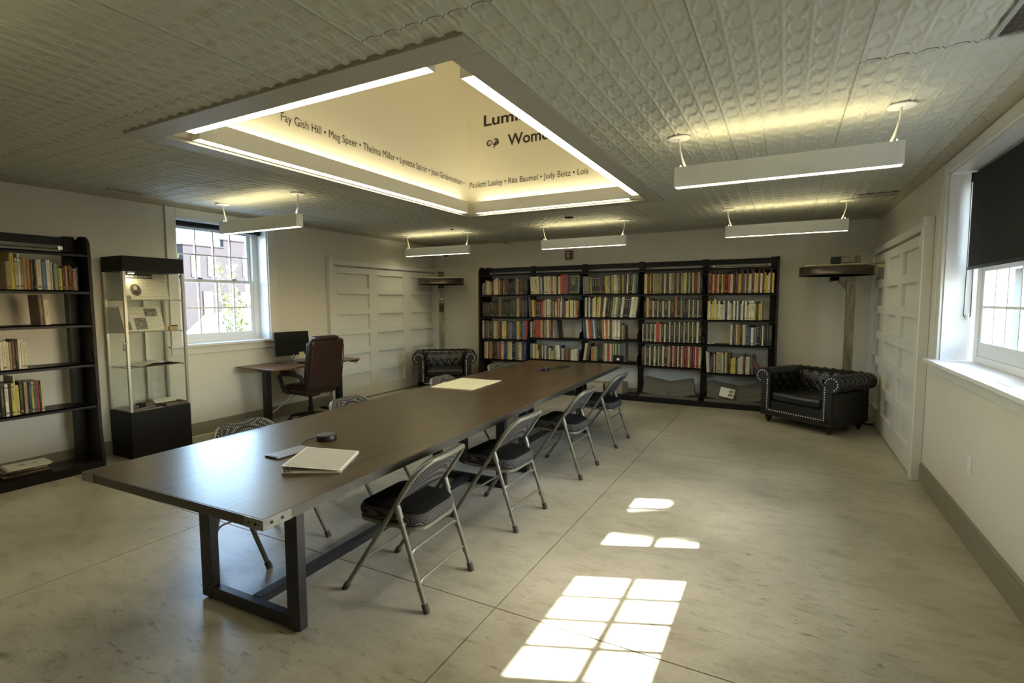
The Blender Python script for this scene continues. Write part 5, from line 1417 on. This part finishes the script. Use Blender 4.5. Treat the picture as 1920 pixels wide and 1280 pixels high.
# ================================================================== WHEEL STANDS (old machine parts set up as tall tables)
def wheel_stand(label, loc, rz, off):
    """post at the origin; the wheel is centred at local x = -off"""
    t = thing('wheel_stand', label, 'wheel stand', loc, rz, 'tall posts carrying horizontal metal wheels')
    Rw = 0.425
    # H-section post
    pm = MB()
    pm.box(-0.050, 0.050, -0.052, -0.042, 0.03, 1.86); pm.box(-0.050, 0.050, 0.042, 0.052, 0.03, 1.86); pm.box(-0.006, 0.006, -0.042, 0.042, 0.03, 1.86)
    pm.build('post', M['post'], t, bevel=0.002)
    bp_ = MB().cbox(-0.17, 0.17, -0.17, 0.17, 0, 0.03, 0.004).build('base_plate', M['post'], t)
    for sx in (-1, 1):
        for sy in (-1, 1): MB().lathe([(0.014, 0), (0.014, 0.012), (0.006, 0.016), (0, 0.016)], (sx*0.13, sy*0.13, 0.03), 6).build('bolt', M['iron'], bp_)
    MB().tube([(0.15, -0.1, 0.02), (0.26, -0.14, 0.014), (0.31, -0.16, 0.03)], 0.012, 8).build('cable_tail', M['iron'], t, smooth=True)
    # top bracket
    MB().cbox(-off-0.07, 0.055, -0.05, 0.05, 1.86, 1.915, 0.003).build('bracket', M['post'], t)
    if off > 0.05:
        MB().prism([(-0.05, 1.86), (-0.16, 1.86), (-0.05, 1.74)], 'y', -0.012, 0.012).build('gusset', M['post'], t)
    else:
        MB().cbox(-0.10, 0.10, -0.06, 0.06, 1.80, 1.812, 0.002).build('cap_plate', M['post'], t)
    hc = (-off, 0)
    for (za, zb, nm) in ((1.865, 1.935, 'lower_bearing'), (2.085, 2.180, 'upper_bearing')):
        b_ = MB().cbox(hc[0]-0.06, hc[0]+0.045, -0.050, 0.050, za, zb, 0.004).build(nm, M['iron'], t)
        for yy in (-0.035, 0.035): MB().cyl((hc[0]-0.055, yy, za-0.012), (hc[0]-0.055, yy, za), 0.01, 8).build('nut', M['iron'], b_)
    if off > 0.05:
        MB().cbox(hc[0]+0.05, hc[0]+0.27, -0.04, 0.04, 2.10, 2.185, 0.003).build('top_block', M['post'], t)
    else:
        MB().cbox(-0.05, 0.05, -0.052, 0.052, 2.12, 2.135, 0.002).build('top_strap', M['post'], t)
    # wheel: rim band with flanges, hub, spokes
    wh = MB().lathe([(Rw-0.012, 1.935), (Rw, 1.935), (Rw+0.004, 1.945), (Rw-0.004, 1.955), (Rw-0.004, 2.030), (Rw+0.004, 2.040), (Rw, 2.050), (Rw-0.012, 2.050), (Rw-0.012, 1.935)], (hc[0], 0, 0), 64).build('wheel_rim', M['wheel'], t, smooth=True)
    MB().lathe([(0.03, 1.93), (0.07, 1.94), (0.07, 2.06), (0.03, 2.085), (0.03, 1.93)], (hc[0], 0, 0), 24).build('hub', M['iron'], wh, smooth=True)
    for k in range(6):
        a = 2*PI*k/6 + 0.2
        MB().tube([(hc[0]+0.06*math.cos(a), 0.06*math.sin(a), 1.995), (hc[0]+(Rw-0.008)*math.cos(a), (Rw-0.008)*math.sin(a), 1.995)], [0.022, 0.016], 8).build('spoke', M['wheel'], wh, smooth=True)
    for (y_, z_, x_a, x_b) in ((-0.12, 2.062, -0.36, 0.36), (0.13, 2.062, -0.33, 0.33)):
        MB().cbox(hc[0]+x_a, hc[0]+x_b, y_-0.02, y_+0.02, z_-0.009, z_+0.016, 0.003).build('cross_bar', mat('bar_wood', (0.44, 0.38, 0.22), 0.6, var=0.2, scale=6), t)
    return t, Rw
w1, _ = wheel_stand('tall metal post with an offset horizontal wheel behind the right armchair', (0.752, 8.075, 0), 0.0, 0.178)
MB().cbox(0.10, 0.335, -0.36, -0.29, 2.052, 2.064, 0.002).build('side_tray', M['post'], w1); MB().cbox(0.235, 0.325, -0.35, -0.30, 2.015, 2.052, 0.003).build('side_block', mat('side_wood', (0.44, 0.38, 0.22), 0.6, var=0.2, scale=6), w1)
w2_, _ = wheel_stand('tall metal post with a centred horizontal wheel behind the left armchair', (-5.800, 8.105, 0), math.radians(33), 0.0)
sw = MB().cbox(-0.038, 0.038, -0.095, -0.053, 1.43, 1.58, 0.008).build('switch_box', M['iron'], w2_); MB().cyl((0, -0.074, 1.405), (0, -0.074, 1.43), 0.010, 10).build('conduit_end', M['iron'], sw)
MB().cyl((0, -0.096, 1.545), (0, -0.099, 1.545), 0.008, 10).build('switch_plate', M['alu'], sw)
MB().box(-0.03, 0.03, -0.0535, -0.0525, 1.655, 1.675).build('maker_label', M['inkw'], w2_)
MB().tube([(0.0, -0.045, 1.40), (0.0, -0.06, 1.0), (0.0, -0.056, 0.3)], 0.011, 8).build('conduit', M['post'], w2_, smooth=True)

# ================================================================== ROLLER SHADES
def shade(label, X, sgn, y0, y1, ztop, zbot, rad, chain_y=None, chain_z=None, slack=0.0):
    t = thing('roller_shade', label, 'roller shade', (X, (y0+y1)/2, 0), 0, 'dark roller shades')
    hw = (y1-y0)/2
    MB().cyl((0, -hw+0.01, ztop-rad), (0, hw-0.01, ztop-rad), rad, 20).build('roller', M['shade'], t, smooth=True)
    for s in (-1, 1):
        MB().box(-rad*1.2, rad*1.2, min(s*(hw-0.008), s*hw), max(s*(hw-0.008), s*hw), ztop-2.3*rad, ztop+0.004).build('bracket', M['black'], t, bevel=0.003)
    if zbot < ztop-2*rad:
        fx_ = sgn*rad*0.9
        MB().box(min(fx_, fx_+sgn*0.001), max(fx_, fx_+sgn*0.001), -hw+0.018, hw-0.018, zbot, ztop-rad).build('fabric', M['shade'], t)
        MB().box(fx_-0.004, fx_+0.004, -hw+0.018, hw-0.018, zbot-0.012, zbot+0.012).build('hem_bar', M['black'], t, bevel=0.002)
    if chain_y is not None:
        pts = []
        for k in range(21):
            s_ = k/20
            pts.append((-0.022 + 0.003*math.sin(PI*s_), chain_y, ztop-rad - (ztop-rad-chain_z-0.022)*s_))
        for k in range(1, 8):
            a = PI + PI*k/8; pts.append((0.022*math.cos(a), chain_y, chain_z + 0.022 + 0.022*math.sin(a)))
        for k in range(21):
            s_ = 1-k/20; pts.append((0.022 - 0.003*math.sin(PI*s_), chain_y, ztop-rad - (ztop-rad-chain_z-0.022)*s_))
        MB().tube(pts, 0.0030, 6).build('bead_chain', M['iron'], t, smooth=True)
        MB().cbox(-0.010, 0.010, chain_y-0.012, chain_y+0.012, chain_z-0.02, chain_z+0.03, 0.003).build('chain_tensioner', mat('clear_plastic', (0.72, 0.75, 0.76), 0.25, var=0.02), t)
    return t
shade('dark roller shade drawn half down over the right window', XR+0.150, -1, 4.03, 5.215, 2.575, 1.850, 0.030, 0.635, 1.47)
shade('dark roller shade half down on the near unit of the right window pair', XR+0.150, -1, 2.66, 3.875, 2.575, 1.850, 0.030)
shade('dark roller shade rolled up at the top of the left window', XL-0.115, 1, 3.575, 4.705, 2.585, 2.60, 0.030)

# ================================================================== SMALL WALL AND CEILING FITTINGS
al = thing('fire_alarm', 'small dark red fire alarm strobe above the bookshelves', 'fire alarm', (-3.382, YB, 2.42), 0)
MB().cbox(-0.060, 0.060, -0.045, 0, -0.075, 0.075, 0.006).build('body', M['red'], al)
MB().cbox(-0.022, 0.022, -0.062, -0.045, -0.045, 0.005, 0.005).build('strobe_lens', M['alu'], al)
MB().box(-0.03, 0.03, -0.0465, -0.045, 0.030, 0.045).build('marking', M['inkw'], al)
def outlet(label, X, sgn, y, z):
    t = thing('wall_outlet', label, 'outlet', (X, y, z), 0)
    a, c = sorted((0, sgn*0.006)); MB().cbox(a, c, -0.036, 0.036, -0.058, 0.058, 0.002).build('cover_plate', M['white'], t)
    for zz in (-0.022, 0.022):
        a, c = sorted((sgn*0.006, sgn*0.008)); rc_ = MB().cbox(a, c, -0.016, 0.016, zz-0.014, zz+0.014, 0.0008).build('receptacle', M['white'], t)
        for yy in (-0.006, 0.006):
            a, c = sorted((sgn*0.0079, sgn*0.0083)); MB().box(a, c, yy-0.001, yy+0.001, zz-0.005, zz+0.005).build('slot', M['black'], rc_)
outlet('white electrical outlet low on the right wall', XR, -1, 4.36, 0.515)
def ceiling_vent(label, cx, cy, wx, wy, rz=0, col='grille'):
    t = thing('ceiling_vent', label, 'vent', (cx, cy, H-0.013), rz, 'ceiling air vents')
    f = 0.022
    mb = MB(); mb.box(-wx/2, wx/2, -wy/2, -wy/2+f, -0.008, 0.004); mb.box(-wx/2, wx/2, wy/2-f, wy/2, -0.008, 0.004); mb.box(-wx/2, -wx/2+f, -wy/2+f, wy/2-f, -0.008, 0.004); mb.box(wx/2-f, wx/2, -wy/2+f, wy/2-f, -0.008, 0.004)
    mb.build('frame', M[col], t)
    MB().box(-wx/2+f, wx/2-f, -wy/2+f, wy/2-f, 0.0015, 0.003).build('backing', M['tinback'], t)
    n = max(3, int((wy-2*f)/0.016))
    for k in range(n):
        y = -wy/2+f + (wy-2*f)*(k+0.5)/n
        MB().box(-wx/2+f, wx/2-f, -0.006, 0.006, -0.001, 0.001, M=Matrix.Translation((0, y, -0.003)) @ Matrix.Rotation(0.6, 4, 'X')).build('slat', M[col], t)
    return t
ceiling_vent('grey louvred ceiling vent at the upper right corner by the near window', 0.925, 2.90, 0.34, 0.36)
ceiling_vent('small grey ceiling vent before the right pendant at the back', 0.845, 6.95, 0.20, 0.36, PI/2)
ceiling_vent('narrow dark ceiling vent along the left wall above the display case', -6.045, 2.93, 0.10, 0.32, 0, 'crown')
sd = thing('smoke_detector', 'round dark smoke detector on the ceiling beyond the skylight', 'detector', (-2.66, 6.72, H-0.008), 0)
MB().lathe([(0, -0.020), (0.050, -0.020), (0.066, -0.008), (0.068, 0.0), (0, 0.0)], (0, 0, 0), 28).build('base', M['iron'], sd, smooth=True)
MB().lathe([(0.070, -0.003), (0.080, -0.002), (0.080, 0.001), (0.070, 0.001), (0.070, -0.003)], (0, 0, 0), 28).build('ring', M['white'], sd, smooth=True)
sp_ = thing('ceiling_sensor', 'small dark sensor on the ceiling left of the smoke detector', 'sensor', (-4.72, 6.90, H-0.008), 0)
MB().lathe([(0, -0.014), (0.022, -0.014), (0.030, 0), (0, 0)], (0, 0, 0), 18).build('base', M['iron'], sp_, smooth=True); MB().lathe([(0, -0.020), (0.010, -0.018), (0.014, -0.013), (0, -0.013)], (0, 0, 0), 14).build('lens', M['black'], sp_, smooth=True)
cm = thing('wall_camera', 'small black dome camera high on the back wall above the left wheel stand', 'camera', (-5.975, YB, 2.53), 0)
MB().cbox(-0.02, 0.02, -0.05, 0, -0.02, 0.02, 0.004).build('mount', M['black'], cm); MB().lathe([(0, -0.035), (0.022, -0.027), (0.033, -0.005), (0.033, 0.01), (0, 0.012)], (0, -0.06, 0), 18).build('dome', M['black'], cm, smooth=True)
hk = thing('ceiling_hanger', 'short pipe hanger under the ceiling at the back, left of the middle pendant', 'hanger', (-4.50, 8.20, H-0.008), 0)
MB().cyl((0, 0, -0.10), (0, 0, 0), 0.010, 8).build('rod', M['crown'], hk); MB().cbox(-0.14, 0.14, -0.02, 0.02, -0.115, -0.095, 0.003).build('arm', M['crown'], hk, rot=(0, 0.12, 0.3)); MB().lathe([(0.03, -0.008), (0.03, 0), (0, 0)], (0, 0, 0), 14).build('flange', M['crown'], hk)

# ================================================================== OUTDOORS
gr = struct(MB().box(-60, 60, -40, 70, -0.5, -0.45).build('ground', M['asphalt']))
struct(MB().box(-8.6, XL-TW-0.02, -10, 30, -0.45, -0.05).build('trim_9', M['stone']))
# grey brick building across the street
bd = thing('brick_building', 'grey brick building with small white windows across the street', 'building', (-30.0, 20.0, -0.45), 0)
MB().box(-9, 0, -2.75, -0.35, 0, 5.32).build('low_wing', M['bld'], bd); MB().box(-9, 0, -0.35, 9, 0, 5.32).box(-0.35, 0, -0.35, 9, 5.32, 5.80).build('tall_wing', M['bld'], bd)
MB().box(-9.05, 0.06, -2.8, -0.35, 5.32, 5.40).build('parapet', M['bld'], bd); MB().box(-0.40, 0.06, -0.4, 9.05, 5.80, 5.88).build('parapet', M['bld'], bd)
for (yy, z0, z1) in ((-2.10, 3.55, 4.75), (-1.15, 3.60, 4.80), (1.05, 3.70, 4.9), (3.6, 3.7, 4.9)):
    wn = MB().box(0, 0.05, yy-0.24, yy+0.24, z0, z1).build('window_frame', M['bldw'], bd); MB().box(0.05, 0.06, yy-0.17, yy+0.17, z0+0.08, z1-0.08).build('pane', mat('pale_pane', (0.035, 0.037, 0.04), 0.2, var=0.05), wn)
for yy in (-1.45, 0.85):
    wn = MB().box(0, 0.05, yy-0.30, yy+0.30, 1.35, 2.75).build('door_frame', M['bld'], bd); MB().box(0.05, 0.06, yy-0.26, yy+0.26, 1.40, 2.70).build('door_leaf', M['dkglass'], wn)
# far tree and pale house left of the building
def leafy(mb, c, r, n, size, seed, squash=1.0):
    rnd = random.Random(seed)
    for _ in range(n):
        d = Vector((rnd.gauss(0, 1), rnd.gauss(0, 1), rnd.gauss(0, 1))).normalized()*(r*rnd.uniform(0.35, 1.0)); d.z *= squash
        p = Vector(c) + d
        a = Vector((rnd.gauss(0, 1), rnd.gauss(0, 1), rnd.gauss(0, 1))).normalized(); b_ = a.orthogonal().normalized()
        l = size*rnd.uniform(0.6, 1.3)
        mb.add([p - a*l*0.5, p + b_*l*0.28, p + a*l*0.5, p - b_*l*0.28], [(0, 1, 2, 3)])
t = thing('street_tree', 'green tree left of the grey building across the street', 'tree', (-30, 15.3, -0.45), 0)
mb = MB(); leafy(mb, (0, 0, 3.9), 1.6, 900, 0.35, 3); leafy(mb, (0.2, 0.5, 3.0), 1.1, 500, 0.3, 4)
tag(mb.build('foliage', M['leaf'], t), kind='stuff'); MB().tube([(0, 0, 0), (0.05, 0.05, 1.6), (0, 0, 3.6)], [0.16, 0.12, 0.06], 8).build('trunk', M['bark'], t)
t = thing('lamp_post', 'thin street lamp post standing before the grey building', 'lamp post', (-20, 14.05, -0.45), 0)
MB().tube([(0, 0, 0), (0, 0, 3.9), (0.05, 0.1, 4.15), (0.1, 0.45, 4.25)], 0.06, 10).build('pole', M['siding'], t, smooth=True); MB().cbox(-0.08, 0.28, 0.35, 0.75, 4.2, 4.28, 0.02).build('lamp_head', M['siding'], t)
# cars
def car(name, label, loc, rz, body, L=4.6, Wc=1.85, Hc=1.72):
    t = thing(name, label, 'car', loc, rz)
    pf = [(-L/2, 0.45), (-L/2, 0.95), (-L/2+0.25, 1.05), (-L/2+1.15, 1.12), (-L/2+1.85, Hc-0.05), (-L/2+2.3, Hc), (L/2-0.9, Hc-0.03), (L/2-0.25, 1.12), (L/2, 1.0), (L/2, 0.42)]
    wp = []
    for cx in (L/2-0.85, -L/2+0.9):
        for k in range(9):
            a = PI*k/8; wp.append((cx + 0.40*math.cos(a), 0.40 + 0.38*math.sin(a)))
    sh = pf + wp
    MB().prism(sh, 'y', -Wc/2, Wc/2).build('body', body, t, bevel=0.04, bseg=2, smooth=True)
    MB().prism([(-L/2+1.30, 1.15), (-L/2+1.92, Hc-0.12), (-L/2+2.35, Hc-0.10), (L/2-1.0, Hc-0.13), (L/2-0.5, 1.15)], 'y', -Wc/2-0.006, Wc/2+0.006).build('side_glass', M['dkglass'], t)
    for xx in (-L/2+2.45, -L/2+3.35): MB().box(xx-0.05, xx+0.05, -Wc/2-0.01, Wc/2+0.01, 1.13, Hc-0.10).build('pillar', body, t)
    for s in (-1, 1):
        MB().cbox(-L/2+1.45, -L/2+1.65, min(s*Wc/2, s*(Wc/2+0.22)), max(s*Wc/2, s*(Wc/2+0.22)), 1.12, 1.28, 0.03).build('mirror', M['black'], t)
        for cx in (L/2-0.85, -L/2+0.9):
            wh = MB().cyl((cx, s*(Wc/2-0.20), 0.34), (cx, s*(Wc/2+0.01), 0.34), 0.34, 24).build('wheel', M['tyre'], t, smooth=True); MB().cyl((cx, s*(Wc/2+0.005), 0.34), (cx, s*(Wc/2+0.02), 0.34), 0.21, 18).build('wheel_rim', M['alu'], wh, smooth=True)
    return t
car('white_car', 'white car parked outside the left window', (-15.2, 10.35, -0.42), math.radians(96), M['car_white'])
car('blue_car', 'blue car parked farther right, behind the sapling', (-15.8, 16.2, -0.42), math.radians(92), M['car_blue'], Hc=1.45)
# sapling right outside the left window
t = thing('leafy_sapling', 'thin yellow-green leafy sapling just outside the left window', 'sapling', (-9.2, 6.20, -0.45), 0)
mb = MB(); rnd = random.Random(5); lv = MB()
for k in range(7):
    a = rnd.uniform(0, 2*PI); sp2 = rnd.uniform(0.05, 0.30); ht = rnd.uniform(1.7, 3.1)
    P = [(0.04*math.cos(a), 0.04*math.sin(a), 0)]
    for q in range(1, 8):
        s_ = q/7; P.append((sp2*s_*math.cos(a) + 0.04*math.sin(5*s_+k), sp2*s_*math.sin(a) + 0.04*math.cos(4*s_+k), ht*s_))
    mb.tube(P, [0.012*(1-0.75*q/7)+0.002 for q in range(8)], 6)
    for q in range(34):
        s_ = rnd.uniform(0.35, 1.0)*6.99; i_ = int(s_); fr_ = s_-i_
        p = Vector(P[i_]).lerp(Vector(P[i_+1]), fr_)
        leafy(lv, p, 0.10, 3, 0.075, rnd.randint(0, 9999))
mb.build('stems', M['bark'], t, smooth=True); tag(lv.build('foliage', M['leaf'], t), kind='stuff')
# street tree on the sunny side: its crown shades the farther right window
DT = 6.0; tb = Vector((1.385 + 0.925*DT, 0.380*DT, math.tan(SUN_EL)*DT))     # from the far right unit towards the sun
t = thing('shade_tree', 'small dense green tree outside the right windows', 'tree', (tb.x, tb.y+4.75, -0.45), 0)
MB().tube([(0, 0, 0), (0.05, 0.0, 2.4), (0, 0, 4.9)], [0.10, 0.08, 0.05], 10).build('trunk', M['bark'], t, smooth=True)
mb = MB()
for (yy, zz, rr) in ((4.58, 1.66, 0.25), (4.60, 1.45, 0.28), (5.02, 1.28, 0.30), (4.62, 1.20, 0.42), (5.15, 1.02, 0.40), (4.72, 0.85, 0.45), (4.60, 0.45, 0.5), (5.05, 0.45, 0.5)):
    leafy(mb, (0, yy-4.75, zz + tb.z + 0.45), rr, int(14000*rr*rr)+300, 0.12, int(1000*yy))
tag(mb.build('foliage', M['leaf2'], t), kind='stuff')
# pale neighbouring house seen through the right window
t = thing('neighbour_house', 'pale sided house with white porch posts seen through the right window', 'house', (5.2, 15.0, -0.45), 0)
MB().box(0, 7, 0, 9, 0, 5.6).build('walls', M['siding'], t); MB().prism([(-0.4, 5.6), (7.4, 5.6), (3.5, 8.2)], 'y', -0.5, 9.5).build('roof', M['bld'], t)
for k in range(4):
    wn = MB().box(-0.03, 0, 0.9+2.1*k, 1.8+2.1*k, 1.4, 3.0).build('window_frame', M['bldw'], t); MB().box(-0.04, -0.03, 1.0+2.1*k, 1.7+2.1*k, 1.5, 2.9).build('pane', mat('grey_green_pane', (0.035, 0.045, 0.045), 0.15, var=0.05), wn)
for k in range(3): MB().cbox(-1.6, -1.45, 0.2+1.7*k, 0.35+1.7*k, 0, 2.9, 0.01).build('porch_post', M['bldw'], t)
MB().box(-1.75, 0, 0, 4.2, 2.9, 3.1).build('porch_roof', M['bldw'], t)
